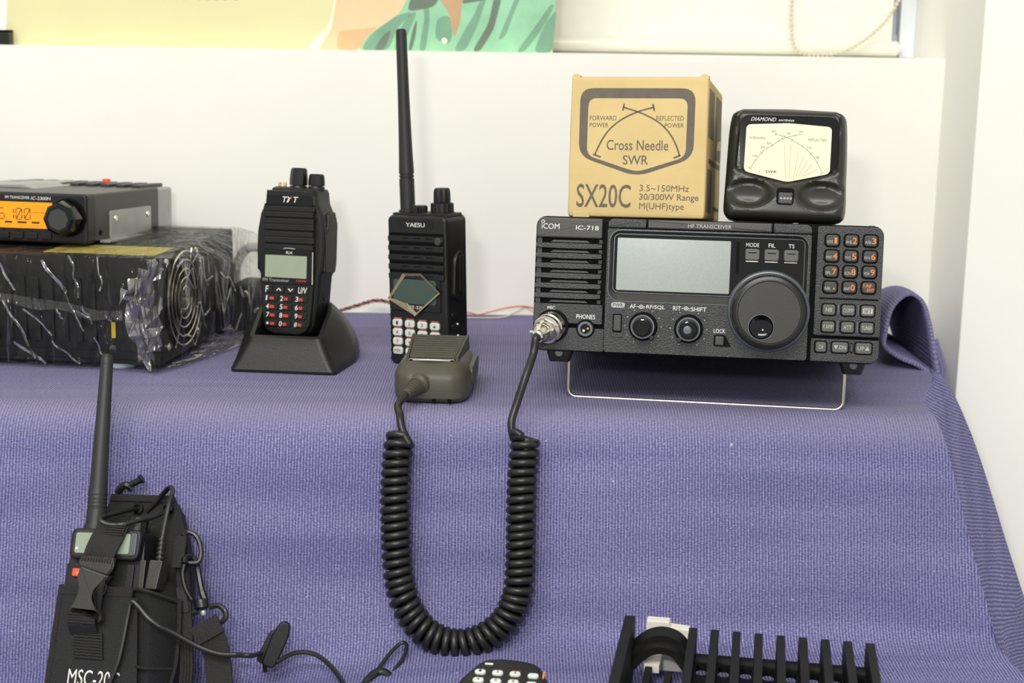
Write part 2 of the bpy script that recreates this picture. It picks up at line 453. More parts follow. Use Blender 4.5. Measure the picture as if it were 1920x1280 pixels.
for c in bcs:
    bd.lathe([(.7, -1.8), (1.7, -1), (2.0, 0), (1.7, 1), (.7, 1.8)], n=7, X=Matrix.Translation(c))
bd.tube(cpts, .55, 5)
bd.build('bead_chain', 'bead', bl, kind='stuff')

# ------------------------------------------------------------------ tablecloth
def xr_top(Y):            # right edge of the table top (mm)
    t = min(1, max(0, (Y + 8) / 150.)); t = t * t * (3 - 2 * t)
    return 296 + 38 * t
def tier_z(x):
    t = min(1, max(0, (x + 260) / 240.)); t = t * t * (3 - 2 * t)
    return -188 + 40 * t
def profile(x):
    zt = tier_z(x); P = []
    for Y in (343, 310, 280, 240, 200, 170, 140, 110, 80, 50, 26, 18, 10, 4, 0, -4, -8): P.append((Y, 0.))
    for k in range(1, 8):
        a = math.radians(90 + 72.6 * k / 7); P.append((-8 + 31 * math.cos(a), -31 + 31 * math.sin(a)))
    y0, z0 = P[-1]; z1 = zt + 22; nst = 26
    for k in range(1, nst + 1):
        z = z0 + (z1 - z0) * k / nst; P.append((y0 + (z - z0) * .3145, z))
    yc, zc = P[-1]
    for k in range(1, 7):
        a = k / 6.
        P.append((yc - 6 * a - 22 * a * a, zc - 22 * (1 - (1 - a) ** 2)))
    yb = P[-1][0]
    for k in range(1, 13): P.append((yb - 26 * k, zt - .4 * k))
    ye, ze = P[-1]
    for k in range(1, 6):
        a = math.pi / 2 * k / 5; P.append((ye - 22 * math.sin(a), ze - 22 * (1 - math.cos(a))))
    for k in range(1, 7): P.append((ye - 22 - 6 * k, ze - 22 - 45 * k))
    return P
NP = len(profile(0)); NTOP = 17
xs = [-760 + i * 14 for i in range(int((296 + 760) / 14) + 1)]
cl = MB(); cl.uv = []
NX = 78
grid = []
for j in range(NP):
    row = []
    Yj, zj = profile(0)[j]
    if j < NTOP: xr = xr_top(Yj)
    else: xr = 296 + .25 * max(0, -zj) + (max(0, -80 - Yj) * .12 if j > NTOP + 33 else 0)
    for i in range(NX):
        x = -760 + (xr + 760) * i / (NX - 1)
        P = profile(x); Y, z = P[j]
        arc = sum(math.hypot(P[k + 1][0] - P[k][0], P[k + 1][1] - P[k][1]) for k in range(0, j))
        if j >= NTOP + 3:
            nv = noise.noise((x * .011, arc * .016, 3.1)) * 3.2 + noise.noise((x * .03, arc * .02, 9.)) * 1.1
            k = min(1, (j - NTOP - 2) / 8.)
            Y += -nv * .95 * k; z += nv * .3 * k
        elif j >= 11:
            z += noise.noise((x * .012, 2.2, 3.1)) * 1.0 * min(1, (j - 10) / 8.)
        row.append(len(cl.v)); cl.v.append(Vector((x, Y, z))); cl.uv.append((x * .001, arc * .001))
    grid.append(row)
for j in range(NP - 1):
    for i in range(NX - 1):
        cl.f.append((grid[j][i], grid[j + 1][i], grid[j + 1][i + 1], grid[j][i + 1]))
# the side hanging over the right edge, flaring outwards
front = [cl.v[grid[j][NX - 1]].copy() for j in range(NTOP - 1, NTOP + 7 + 26 + 6)]
drops = [0, 1, 3.5, 7, 12] + list(range(18, 420, 16))
def front_at(d):
    for a, b in zip(front, front[1:]):
        if -a.z <= d <= -b.z + 1e-6:
            t = (d + a.z) / max(1e-6, (a.z - b.z)); return a.lerp(b, t)
    e = front[-1]; return e + Vector(((d + e.z) * .16, -(d + e.z) * .12, -(d + e.z)))
NW = 26; sg = []
for d in drops:
    row = []
    fp = front_at(d); srow = 0.; prev = None
    for wi in range(NW):
        t = wi / (NW - 1.)
        t2 = t ** 1.15
        Y = fp.y + (340 - fp.y) * t2
        s = min(1, t / .55); s = s * s * (3 - 2 * s)
        rnd = 9 * (1 - (1 - min(1, d / 12.)) ** 2) * min(1, t / .1)
        x = xr_top(Y) + (fp.x - 296) * (1 - s) + s * .50 * d * (1 - .25 * min(1, d / 400.)) + rnd
        x -= 9 * math.exp(-((t - .09) / .06) ** 2) * min(1, d / 30.)
        x += noise.noise((Y * .012, d * .006, 4.)) * 7 * min(1, d / 60.) * min(1, t / .1)
        x = min(x, 470 if Y < 225 else 384)
        row.append(len(cl.v)); cl.v.append(Vector((x, Y, fp.z if wi == 0 else -d)))
        if prev is not None: srow += (cl.v[-1] - prev).length
        prev = cl.v[-1]
        cl.uv.append(((d * .8 - srow * .22) * .001, (d * .8 + srow * .5 + 500) * .001))
    sg.append(row)
for j in range(len(drops) - 1):
    for i in range(NW - 1):
        cl.f.append((sg[j][i], sg[j + 1][i], sg[j + 1][i + 1], sg[j][i + 1]))
# the right end of the lower step hangs down too
J0 = NTOP + 7 + 26 + 6 - 1; tg = []
for d in [0, 3, 9, 18] + list(range(36, 300, 22)):
    row = []
    for j in range(J0, NP):
        p = cl.v[grid[j][NX - 1]]
        dd = d if j < NP - 7 else d * .4
        q = p + Vector((9 * (1 - (1 - min(1, d / 18.)) ** 2) + .16 * d, 0, -dd))
        row.append(len(cl.v)); cl.v.append(q); cl.uv.append(((d * .8 - j * 6.) * .001, (d * .6 + j * 12 + 900) * .001))
    tg.append(row)
for a in range(len(tg) - 1):
    for b in range(len(tg[0]) - 1): cl.f.append((tg[a][b], tg[a][b + 1], tg[a + 1][b + 1], tg[a + 1][b]))
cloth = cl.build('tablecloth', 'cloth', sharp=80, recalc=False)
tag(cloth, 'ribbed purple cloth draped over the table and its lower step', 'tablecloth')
def solid(o, t, off=-1):
    md = o.modifiers.new('thickness', 'SOLIDIFY'); md.thickness = t * .001; md.offset = off
# fold standing up at the right end of the table: an open curl of cloth
lip = [(297.5, 136, 17), (298, 140, 27), (303, 148, 44), (312, 153, 54), (321, 154, 57), (330, 152, 50), (334.5, 148, 36), (337.5, 143, 19), (341, 135, -4), (343, 130, -12), (333, 128, -3), (322, 129, 4), (309, 132, 9)]
lipc = spline(lip, 5, True)
fo = MB(); fo.uv = []; rows = []
for j in range(12):
    t = j / 11.
    row = []
    for k, p in enumerate(lipc):
        sc = 1 - .25 * t
        q = Vector((322 + (p.x - 322) * sc + 10 * t, p.y + 165 * t, (p.z + 5) * (1 - .55 * t * t) - 5))
        row.append(len(fo.v)); fo.v.append(q); fo.uv.append((k * .0026, t * .16))
    rows.append(row)
for j in range(11):
    for k in range(len(lipc)):
        k2 = (k + 1) % len(lipc)
        fo.f.append((rows[j][k], rows[j][k2], rows[j + 1][k2], rows[j + 1][k]))
o = fo.build('cloth_fold', 'cloth', cloth, sharp=80); solid(o, 3.0, 0)
fo = MB(); fo.uv = []; rows = []
for j in range(12):
    z = 12 - 12 * j; row = []
    for k in range(7):
        t = k / 6. * math.pi
        q = Vector((350 + 8 * min(1, j / 2.) + .04 * (12 - z) - 7 * math.cos(t), 205 - 12 * math.sin(t), z - (2.5 if k in (0, 6) else 0) * (j == 0)))
        row.append(len(fo.v)); fo.v.append(q); fo.uv.append((k * .003, j * .012))
    rows.append(row)
for j in range(11):
    for k in range(6): fo.f.append((rows[j][k], rows[j][k + 1], rows[j + 1][k + 1], rows[j + 1][k]))
o = fo.build('cloth_fold', 'cloth', cloth, sharp=80); solid(o, 2.5, 0)

# ================================================================== HF base transceiver
RX = rot(-.1356, -.14)
P718 = Vector((.1325, -.0143, .0379))
tx = thing('transceiver', 'wide black base radio with blank grey display and big tuning dial', 'radio', P718, RX)
MB().prism(rrect(-117.5, 1.5, 117.5, 93, 3), 20, 232, 0, back=2).build('case', 'case', tx)
fp_ = MB().prism(rrect(-120, 0, 120, 95, 7), 4, 24, 2.5, 3).build('front_panel', 'dark', tx)
# left section: top block, speaker slats, lower plates
MB().prism(rrect(-119.2, 79.9, -72.5, 94, (1, 1, 1, 6)), -1, 5, 1.2).build('name_plate', 'olive', tx)
k718 = tx
text('iCOM', -115.5, 85.9, -103, 89.7, -1.08, 'white', tx)
mb = MB(); mb.ring(circ(-114.6, 91, 1.25, 20), circ(-114.6, 91, .8, 20), -1.12, -1.02); mb.build('logo_ring', 'white', tx)
text('IC-718', -91.4, 85.9, -75.4, 88.9, -1.08, 'white', tx)
for k in range(7):
    zt = 79.8 - 7.02 * k
    # recess back and louvre
    mb = MB(); mb.prism([(-109.5, zt - 3.0), (-81, zt - 3.0), (-83.5, zt - 1.4), (-107, zt - 1.4)], 1.6, 4.4, .3); mb.build('louvre', 'olive', tx)
    MB().box(-118.4, -115, 1, 4.4, zt - 3.6, zt + .2).build('slat_bracket', 'face', tx); MB().box(-75, -72.4, 1, 4.4, zt - 3.2, zt - .4, .3).build('slat_bracket', 'face', tx)
    if k < 6:
        b0, b1 = zt - 7.02, zt - 3.5
        o = []
        for i in range(9):
            t = i / 8.; o.append((-119.2 + 46.6 * t, b0 - 0 + .55 * (2 * t - 1) ** 2 - .3))
        for i in range(9):
            t = 1 - i / 8.; o.append((-119.2 + 46.6 * t, b1 + .25 * (1 - (2 * t - 1) ** 2) - .15))
        MB().prism(o, -1, 4.4, .5, 2).build('slat', 'slat', tx)
MB().prism(rrect(-119.2, 20.0, -70.5, 33.9, .8), -1, 5, .8).build('speaker_plate', 'face', tx)
MB().prism(rrect(-119.2, 1, -69, 17.2, (6, 1, .8, .8)), -1, 5, .8).build('jack_plate', 'face', tx)
text('MIC', -109.3, 29.3, -103.8, 32, -1.08, 'white', tx); text('PHONES', -88.8, 23.7, -75.6, 26.9, -1.08, 'white', tx)
MB().lathe([(11.4, -1.3), (11.8, -.9), (11.8, 4)], -105.6, 18, 36).build('mic_socket', 'dark', tx)
j = MB(); j.lathe([(6.3, -1.4), (6.6, -1), (6.6, 4)], -82.1, 16.9, 28); j = j.build('phones_jack', 'dark', tx)
mb = MB(); mb.ring(circ(-82.1, 16.9, 5.2, 28), circ(-82.1, 16.9, 3.5, 28), -2.6, -1); mb.build('jack_ring', 'ring', j)
MB().lathe([(3.4, -1.7), (2.4, -1.5), (1, -1.45)], -82.1, 16.9, 20).build('jack_hole', 'gloss', j)
MB().lathe([(.9, -2.3), (1.1, -1.5)], -83.2, 15.6, 10).build('contact_spring', 'chrome', j)
MB().lathe([(.7, -2.2), (.8, -1.5)], -80.4, 17.2, 10).build('contact_spring', 'gold', j)
# centre section with a real display recess
co_ = rrect(-68.8, 1.5, 70.8, 87.6, (2, 2, 1, 1), 6); ci = rrect(-67.3, 37.2, 69.2, 86.8, 8, 6)
cp = MB().ring(co_, ci, -3.2, 5); cp = cp.build('center_panel', 'face', tx)
MB().prism(rrect(-68.8, 88.1, -42.2, 94.4, (.6, .3, 1, 4)), -3.0, 5, 1.0).build('top_strip', 'slat', tx)
MB().prism(rrect(-41.4, 88.1, 44, 94.4, .6), -3.0, 5, 1.0).build('top_strip', 'olive', tx)
MB().prism(rrect(44.8, 88.1, 71, 94.4, (.3, .6, 4, 1)), -3.0, 5, 1.0).build('top_strip', 'slat', tx)
text('HF TRANSCEIVER', -13.5, 89.7, 16.2, 92.3, -3.1, 'grey', tx)
bi = rrect(-64.3, 43.2, 66.8, 84.2, 4, 6)
mb = MB(); mb.loft([[(x, -3.15, z) for x, z in ci], [(x, .9, z) for x, z in bi]], False, False); mb.build('bezel', 'olive', cp, recalc=False)
mb = MB(); mb.ring(inset(ci, -.1), inset(ci, .25), -3.6, -3.0); mb.build('bezel_line', 'ring', cp)
mb = MB(); mb.ring(inset(bi, -.1), inset(bi, .3), .2, 1.2); mb.build('bezel_line', 'ring', cp)
MB().prism(bi, .7, 3).build('display_window', 'gloss', tx)
MB().prism(rrect(-62, 44.9, 16.4, 81.4, .8), .45, 1.2, .15).build('display', 'lcd', tx)
MB().prism(rrect(20.2, 58.5, 22.4, 81, .6), .45, 1.2).build('display_slit', 'dark', tx)
for s, x0, x1, t0, t1 in (('MODE', 26.2, 36.1, 26.7, 35.6), ('FIL', 39.2, 49.3, 42, 46.6), ('TS', 52.4, 62.5, 55.6, 59.5)):
    text(s, t0, 78, t1, 80.7, .6, 'white', tx)
    k = MB().prism(rrect(x0, 68.6, x1, 76.8, 1.8), -3.6, 1.2, .9, 3).build('mode_button', 'keyl', tx)
    MB().box(x0 + 2.2, x1 - 2.2, -3.75, -3.5, 73.7, 74.3).build('button_line', 'dark', k)
    MB().prism(rrect(x0 + .6, 67.6, x1 - .6, 68.5, .4), -1.2, 1.2, .3).build('button_edge', 'chrome', k)
# power switch
mb = MB(); mb.prism(rrect(-64.6, 32.7, -54.9, 36.4, 1.8), -3.3, -3.1); pl = mb.build('power_badge', 'grey', tx)
text('PWR', -63.2, 33.4, -56.3, 35.7, -3.36, 'face', pl)
mb = MB(); mb.ring(rrect(-64.1, 12.2, -55.6, 31.5, 1.2), rrect(-63.1, 15.4, -56.5, 28.4, .8), -3.9, -3); sw = mb.build('switch_frame', 'face', tx)
MB().prism(rrect(-63.1, 15.4, -56.5, 28.4, .6), -3.4, -3).build('switch_well', 'dark', sw)
MB().prism(rrect(-62.4, 16.4, -57.1, 27.6, .8), -5.2, -3, .7).build('switch_rocker', 'key', sw)
def concentric(cx, cz, ptr):
    k = MB().lathe([(9.4, -4.4), (9.9, -3.9), (10.1, -3)], cx, cz, 36).build('knob', 'dark', tx)
    MB().lathe([(7.0, -10.8), (8.3, -10.5), (8.5, -9.6), (8.5, -4)], cx, cz, 36).build('outer_knob', 'black', k)
    mb = MB(); mb.ring(circ(cx, cz, 8.1, 36), circ(cx, cz, 7.3, 36), -11.1, -10.3); mb.build('knob_ring', 'ring', k)
    MB().lathe([(3.6, -17.2), (5.4, -17), (6.1, -16), (6.3, -10)], cx, cz, 40, ribs=1, ramp=.14).build('inner_knob', 'gloss', k)
    a = math.radians(ptr)
    mb = MB(); X = Matrix.Translation((cx + 9.1 * math.cos(a), -5, cz + 9.1 * math.sin(a))) @ Matrix.Rotation(-a, 4, 'Y')
    mb.prism(rrect(-1.2, -1.6, 2.1, 1.6, .8), -2.6, 2, .5, X=X); mb.build('knob_pointer', 'black', k)
    mb = MB()
    for i in range(11):
        b = math.radians(240 - 30 * i); mb.lathe([(.42, -3.35), (.42, -3.2)], cx + 12.6 * math.cos(b), cz + 12.6 * math.sin(b), 8)
    mb.build('scale_dots', 'grey', k)
    return k
k1 = concentric(-41.8, 20.3, -50)
k2 = concentric(-10.3, 19.9, 232)
MB().lathe([(2.4, -17.5), (2.9, -17.2), (3, -16.8)], -10.9, 19.6, 20).build('knob_cap', 'ring', k2)
text('AF', -51.5, 32.6, -47.4, 35.5, -3.3, 'white', tx); text('RF/SQL', -40, 32.4, -27.2, 35.3, -3.3, 'white', tx)
text('RIT', -21.6, 32.4, -16, 35.3, -3.3, 'white', tx); text('SHIFT', -9.2, 32.2, 1.4, 35.1, -3.3, 'white', tx)
for x in (-43.7, -12.6):
    mb = MB(); mb.ring(circ(x, 33.9, 1.4, 18), circ(x, 33.9, 1.0, 18), -3.32, -3.22); mb.lathe([(.5, -3.32), (.5, -3.2)], x, 33.9, 10)
    mb.box(x - 3, x - 1.4, -3.32, -3.2, 33.7, 34.1); mb.box(x + 1.4, x + 3, -3.32, -3.2, 33.7, 34.1); mb.build('concentric_symbol', 'white', tx)
text('LOCK', 7, 17.9, 15, 20.7, -3.3, 'white', tx)
lk = MB().prism(smooth_poly([(7.2, 8.6), (19.4, 8.6), (15, 16.6), (7.2, 16.6)], 1), -3.4, -3).build('lock_recess', 'dark', tx)
MB().prism(rrect(8.2, 9.4, 14.2, 15.8, .9), -5, -3, .7).build('lock_button', 'key', lk)
# tuning dial
dl = MB().lathe([(25.8, -4.6), (27.2, -4.4), (28.2, -3.4), (28.4, -2)], 43.7, 34.1, 72).build('tuning_dial', 'ring', tx)
MB().lathe([(25.4, -6), (26.3, -5.4), (26.3, -3)], 43.7, 34.1, 72).build('dial_skirt', 'black', dl)
N_ = 60
mb = MB()
rings = []
for r_, y in ((25.2, -5), (25.2, -14), (25.0, -18), (24.2, -20.2), (22.6, -20.9), (21.6, -21)):
    rings.append([(43.7 + r_ * math.cos(2 * math.pi * i / N_), y, 34.1 + r_ * math.sin(2 * math.pi * i / N_)) for i in range(N_)][::1])
mb.loft(rings[::-1], False, True); mb.build('dial_rim', 'knob', dl)
mb = MB()
c0 = [(43.7 + 21.7 * math.cos(2 * math.pi * i / N_), -20.8, 34.1 + 21.7 * math.sin(2 * math.pi * i / N_)) for i in range(N_)]
c1 = [(38.6 + 8.4 * math.cos(2 * math.pi * i / N_), -20.8, 23.9 + 8.4 * math.sin(2 * math.pi * i / N_)) for i in range(N_)]
mb.loft([c1, c0], False, False); mb.build('dial_face', 'dial', dl)
mb = MB(); mb.ring(circ(43.7, 34.1, 21.3, 60), circ(43.7, 34.1, 20.9, 60), -20.95, -20.7); mb.build('dial_groove', 'dark', dl)
mb = MB(); mb.ring(circ(38.6, 23.9, 8.8, 48), circ(38.6, 23.9, 8.3, 48), -21.2, -20.5); mb.build('dimple_ring', 'ring', dl)
mb = MB(); rings = []
for k in range(9):
    a = math.pi / 2 * k / 8 * .8
    r_ = 8.4 * math.cos(a / .8); rings.append([(38.6 + max(.05, r_) * math.cos(2 * math.pi * i / 40), -20.8 + 3.6 * math.sin(a / .8), 23.9 + max(.05, r_) * math.sin(2 * math.pi * i / 40)) for i in range(40)])
mb.loft(rings, False, True); mb.build('finger_dimple', 'gloss', dl, recalc=False)
# right section
MB().prism(rrect(74.6, 18.9, 119.2, 94, (.8, .8, 6, 2)), -1, 5, 1.0).build('keypad_plate', 'face', tx)
MB().prism(rrect(73.2, 1, 119.2, 17, (1, 6, .8, .8)), -1, 5, 1.0).build('channel_plate', 'face', tx)
MB().box(77.8, 117.2, -1.15, -.9, 44.0, 45.2, 0).build('panel_groove', 'dark', tx)
leg = [('V/M', '1'), ('A=B', '2'), ('A/B', '3'), ('MW', '4'), ('M-CL', '5'), ('M>V', '6'), ('SPL', '7'), ('SCN', '8'), ('VOX', '9'), ('NR', '.'), ('ANF', '0'), ('F-INP', 'ENT')]
for i, (a, b) in enumerate(leg):
    r_, c_ = divmod(i, 3)
    x0 = 79.5 + 12.8 * c_; z0 = 79.7 - 10.62 * r_ + .2 * c_
    k = MB().prism(rrect(x0 - .2, z0 - .2, x0 + 10.7, z0 + 9.3, 2.8), -1.3, 0).build('key_well', 'dark', tx)
    MB().prism(rrect(x0 + .8, z0 + .7, x0 + 9.7, z0 + 8.4, 2.2), -3.0, 0, .9, 3).build('key', 'key', k)
    if i == 11:
        text('F-INP', x0 + 1.5, z0 + 4.7, x0 + 7.2, z0 + 7, -3.06, 'orange', k, bold=.006); text('ENT', x0 + 4.2, z0 + 1.9, x0 + 9.1, z0 + 4.1, -3.06, 'orange', k, bold=.006)
    else:
        text(a, x0 + 1.4, z0 + 2.6, x0 + 5.3, z0 + 4.7, -3.06, 'grey', k)
        if b == '.': MB().box(x0 + 7.2, x0 + 8.3, -3.1, -2.9, z0 + 3, z0 + 4.2).build('lettering', 'orange', k)
        else: text(b, x0 + (5.9 if b != '1' else 6.6), z0 + 2.5, x0 + (8.8 if b != '1' else 8.3), z0 + 6.6, -3.06, 'orange', k, bold=.012)
def small_key(s, x0, z0, x1, z1, tri=None, inv=False):
    k = MB().prism(rrect(x0 - .3, z0 - .3, x1 + .3, z1 + .3, 2), -1.3, 0).build('key_well', 'dark', tx)
    MB().prism(rrect(x0 + .6, z0 + .5, x1 - .6, z1 - .5, 1.6), -2.9, 0, .8, 3).build('key', 'keyl', k)
    w_ = x1 - x0; zc = (z0 + z1) / 2
    if inv:
        MB().prism(rrect(x0 + 1.7, zc - 1.9, x1 - 1.7, zc + 1.9, .5), -3.0, -2.85).build('key_badge', 'grey', k)
        text(s, x0 + 2.6, zc - 1.2, x1 - 2.6, zc + 1.2, -3.06, 'key', k)
    elif tri:
        sgn = 1 if tri == 'up' else -1
        a = x1 - 5 if tri == 'up' else x0 + 1.8
        q = [(a, zc - 1.3 * sgn), (a + 3, zc - 1.3 * sgn), (a + 1.5, zc + 1.5 * sgn)]
        if sgn < 0: q = [q[1], q[0], q[2]]
        MB().prism(q, -3.0, -2.85).build('arrow_mark', 'grey', k)
        if tri == 'up': text(s, x0 + 2, zc - 1.3, x0 + 6.6, zc + 1.3, -2.96, 'grey', k)
        else: text(s, x0 + 5.6, zc - 1.3, x1 - 2, zc + 1.3, -2.96, 'grey', k)
    else:
        m_ = {2: 2.8, 3: 2.2}.get(len(s), 1.5)
        text(s, x0 + m_, zc - 1.35, x1 - m_, zc + 1.35, -2.96, 'grey', k)
for r_, row in enumerate((('NB', 'COMP', 'SET'), ('P.AMP', 'ATT', 'TUNER'))):
    z0 = 32.8 - 11.6 * r_
    for c_, s in enumerate(row):
        small_key(s, 79.6 + 12.95 * c_, z0, 89.4 + 13.1 * c_, z0 + 8.3, inv=(s == 'SET'))
    for x in (90.4, 103.6):
        MB().prism(rrect(x, z0 + .6, x + 1.3, z0 + 7.8, .4), -1.7, -.9, .2).build('indicator_bar', 'ring', tx)
small_key('CH', 76, 7.2, 84.5, 15.3)
small_key('DN', 87.1, 7.3, 99.1, 15.5, tri='down')
small_key('UP', 102.9, 7.1, 114.9, 15.5, tri='up')
MB().prism(rrect(100.1, 7.8, 101.9, 14.8, .6), -1.4, -.9).build('indicator_well', 'dark', tx)
MB().prism(rrect(100.5, 8.6, 101.5, 14, .4), -1.9, -.9, .2).build('indicator_bar', 'ring', tx)
# feet and wire stand
for x0, x1 in ((-110, -92.5), (95.7, 112)):
    ft = MB(); ft.loft([[(x, y, z) for x, y in rrect(x0 + dx, 10 + dx, x1 - dx, 30 - dx, 2)] for z, dx in ((0, 0), (-2, 0), (-8, 2.0))][::-1])
    ft = ft.build('foot', 'black', tx)
    MB().lathe([(2.6, 0), (2.6, 1)], n=16, X=Matrix.Translation(((x0 + x1) / 2, 9.6, -1.5))).build('foot_screw', 'ring', ft)
for x in (-100, 100):
    MB().loft([[(a, b, z) for a, b in rrect(x - 8, 195, x + 8, 215, 3)] for z in (-3.2, 1.5)]).build('foot', 'rubber', tx)
bp = [(-95.6, 27, -2), (-95.6, 27.5, -10), (-95.6, 29.5, -28)]
import itertools
q = []
for a in range(0, 91, 15): q.append((-95.6 + 6 - 6 * math.cos(math.radians(a)), 29.5 - .0, -28 - 6 * math.sin(math.radians(a))))
for a in range(90, -1, -15): q.append((99.4 - 6 + 6 * math.cos(math.radians(a)), 26.5, -28.4 - 6 * math.sin(math.radians(a))))
MB().tube(bp[:2] + q + [(99.4, 25, -10), (99.4, 24.5, -2)], 1.35, 10).build('wire_stand', 'steel', tx)
for x, y in ((-88, 14), (60, 10), (112, 12)):
    MB().lathe([(1.6, 0), (2.2, .4), (2.2, 1.4)], n=14, X=Matrix.Translation((x, y, 95.6)) @ Matrix.Rotation(-math.pi / 2, 4, 'X')).build('case_screw', 'alu', tx)
# ================================================================== hand microphone with coiled cord
MR = rot(-.06)
hm = thing('hand_microphone', 'olive grey hand microphone lying face up with black coiled cord', 'microphone', (-.0575, -.010, .0006), MR)
def plan(d, zoff=0., fr=0.):
    """plan outline of the microphone body, inset d"""
    o = [(-17, 0 + fr), (17, 0 + fr), (25, 7 + fr), (27.5, 20), (27.5, 66), (24, 84), (-24, 84), (-27.5, 66), (-27.5, 20), (-25, 7 + fr)]
    return inset(smooth_poly(o, 5, 3), d)
mb = MB()
mb.loft([[(x, y, z) for x, y in plan(d, fr=f)] for z, d, f in ((0, 3, 2), (1.5, 1.2, 1), (4, .2, 0), (9, 0, 0), (17, .2, 0), (21, 1.5, 1), (25.5, 5.2, 3), (28.2, 8.5, 4), (28.6, 9.5, 5))])
body = mb.build('body', 'mic', hm, sharp=30)
# raised speaker grille: base and ribs
mb = MB(); mb.loft([[(x * s, y, z + (y - 12) * .1) for x, y in smooth_poly([(-16, 13), (16, 13), (19, 70), (-19, 70)], 2, 2)] for z, s in ((27.4, 1.02), (29.0, 1))])
mb.build('grille_base', 'dark', hm)
for i in range(10):
    y = 17.0 + 5.5 * i; hw = 16.2 + 2.6 * i / 9
    mb = MB(); mb.box(-hw, hw, y, y + 3.0, 27.0 + .55 * i, 31.0 + .55 * i, .5); mb.build('grille_rib', 'mic', hm)
mb = MB()
for s in (-1, 1):
    mb = MB(); mb.loft([[(s * (16.6 + dx) + s * 2.6 * (y - 16) / 54, y, z) for dx, z in ((0, 26), (2.6, 26), (1.8, 30.6 + (y - 15) * .1), (0, 30.6 + (y - 15) * .1))] for y in (15.5, 71)]); mb.build('grille_side', 'mic', hm)
mb = MB(); mb.tube(spline([(-15.8, 14.6, 28.6), (-8, 12.4, 29.0), (0, 11.8, 29.2), (8, 12.4, 29.0), (15.8, 14.6, 28.6)], 5), .9, 8); mb.build('grille_lip', 'alu', hm)
# push to talk bar on the right side
pt = MB().prism(rrect(26, 7, 74, 22, 5), -1.8, 4, 1.2, X=Matrix.Translation((26.6, 0, 0)) @ Matrix.Rotation(math.pi / 2, 4, 'Z')).build('talk_button', 'mic', hm)
# strain relief, tapering with grooves
sd = Vector((-.42, -.88, -.22)).normalized()
X = aim((-7, 3, 14), sd)
pr = [(8, -2), (7.8, 2), (6.6, 3)]
for i in range(5):
    r_ = 6.2 - .55 * i; pr += [(r_, 4 + 2.3 * i), (r_, 5.4 + 2.3 * i), (r_ - .7, 5.5 + 2.3 * i), (r_ - .7, 6.2 + 2.3 * i)]
pr += [(3.2, 17), (2.8, 19)]
MB().lathe(pr, n=24, X=X).build('strain_relief', 'mic', hm)
for x in (2, 13):
    MB().box(x, x + 2.4, -.3, 2, 1.6, 3.8).build('case_notch', 'dark', hm)
# cord: everything in world millimetres, then moved to the microphone frame
HMW = (Matrix.Translation(Vector((-57.5, -10, .6))) @ MR).inverted()
ctr = [(-74.2, -50.5, -12), (-76.1, -55.6, -23.0), (-76.9, -63.2, -47.1), (-75.9, -71.8, -74.3), (-73.4, -80.3, -101.4), (-66.8, -86.6, -121.5), (-54.0, -91.3, -136.4), (-36.0, -93.8, -143.0), (-18.3, -92.7, -140.0), (-2.4, -88.9, -129.0), (6.2, -83.6, -112.0), (8.0, -76.7, -90.0), (8.0, -69.2, -66.3), (8.3, -60.6, -38.9), (9.8, -54.2, -18.3), (10.4, -52.2, -10.5)]
cs = spline(ctr, 24)
length = [0.]
for a, b in zip(cs, cs[1:]): length.append(length[-1] + (b - a).length)
TURNS = 53
def at_len(s):
    for i in range(len(cs) - 1):
        if length[i + 1] >= s:
            t = (s - length[i]) / max(1e-9, length[i + 1] - length[i]); return cs[i].lerp(cs[i + 1], t), (cs[i + 1] - cs[i]).normalized()
    return cs[-1], (cs[-1] - cs[-2]).normalized()
hel = []; per = 18; NT = TURNS * per
nout = Vector((0, -.954, .3))
for i in range(NT + 1):
    s = length[-1] * i / NT
    c, t = at_len(s)
    n1 = (nout - t * nout.dot(t)).normalized(); n2 = t.cross(n1)
    a = 2 * math.pi * i / per - .3
    R_ = 7.9 + .35 * noise.noise((s * .03, 1, 1))
    wob = noise.noise((s * .09, 5, 2)) * .9
    hel.append(c + n1 * R_ * .92 * math.cos(a) + n2 * R_ * math.sin(a) + t * wob)
tip = Matrix.Translation(Vector((-57.5, -10, .6))) @ MR @ X @ Vector((0, 18, 0))
lead = spline([tip - Vector((-3, -8, -3)), tip, tip + Vector((-5, -9, -6)), Vector((-75.5, -46, 2)), Vector((-73.5, -53, -6)), Vector((-68, -58.5, -15)), hel[0].lerp(hel[2], .0)], 6)
# plug on the radio's microphone socket
W718 = Matrix.Translation(P718 * 1000) @ RX
pd = (RX.to_3x3() @ Vector((-.30, -.90, -.28))).normalized()
pp0 = W718 @ Vector((-105.6, -2, 18.2))
XP = aim(pp0, pd)
ptip = XP @ Vector((0, 27, 0))
tail = spline([hel[-1], hel[-1] + Vector((-5.5, 3.2, 2.2)), Vector((2.2, -53, -12)), Vector((.4, -49, -2)), Vector((3.6, -43, 9)), Vector((9.4, -38, 27)), ptip + Vector((-1.5, -3.2, -10)), ptip, ptip - pd * 6], 7)
cord = MB().tube([HMW @ p for p in lead[:-1] + hel + tail[1:]], 2.75, 9)
cord = cord.build('coiled_cord', 'cable', hm, sharp=60)
XL = HMW @ XP
pg = MB().lathe([(9.2, -1), (10.2, -.4), (10.2, 5), (9.4, 5.6), (9.4, 6.4), (10, 7), (10, 9.5), (8.6, 10.2)], n=36, X=XL).build('plug', 'chrome', hm)
MB().lathe([(8.4, 9), (8.2, 12.5), (7.4, 13.4), (7.0, 16)], n=8, X=XL).build('plug_nut', 'chrome', pg)
MB().lathe([(6.4, 14), (6.2, 18.5), (4.6, 22), (4.4, 25), (3.4, 26)], n=28, X=XL).build('plug_shell', 'chrome', pg)
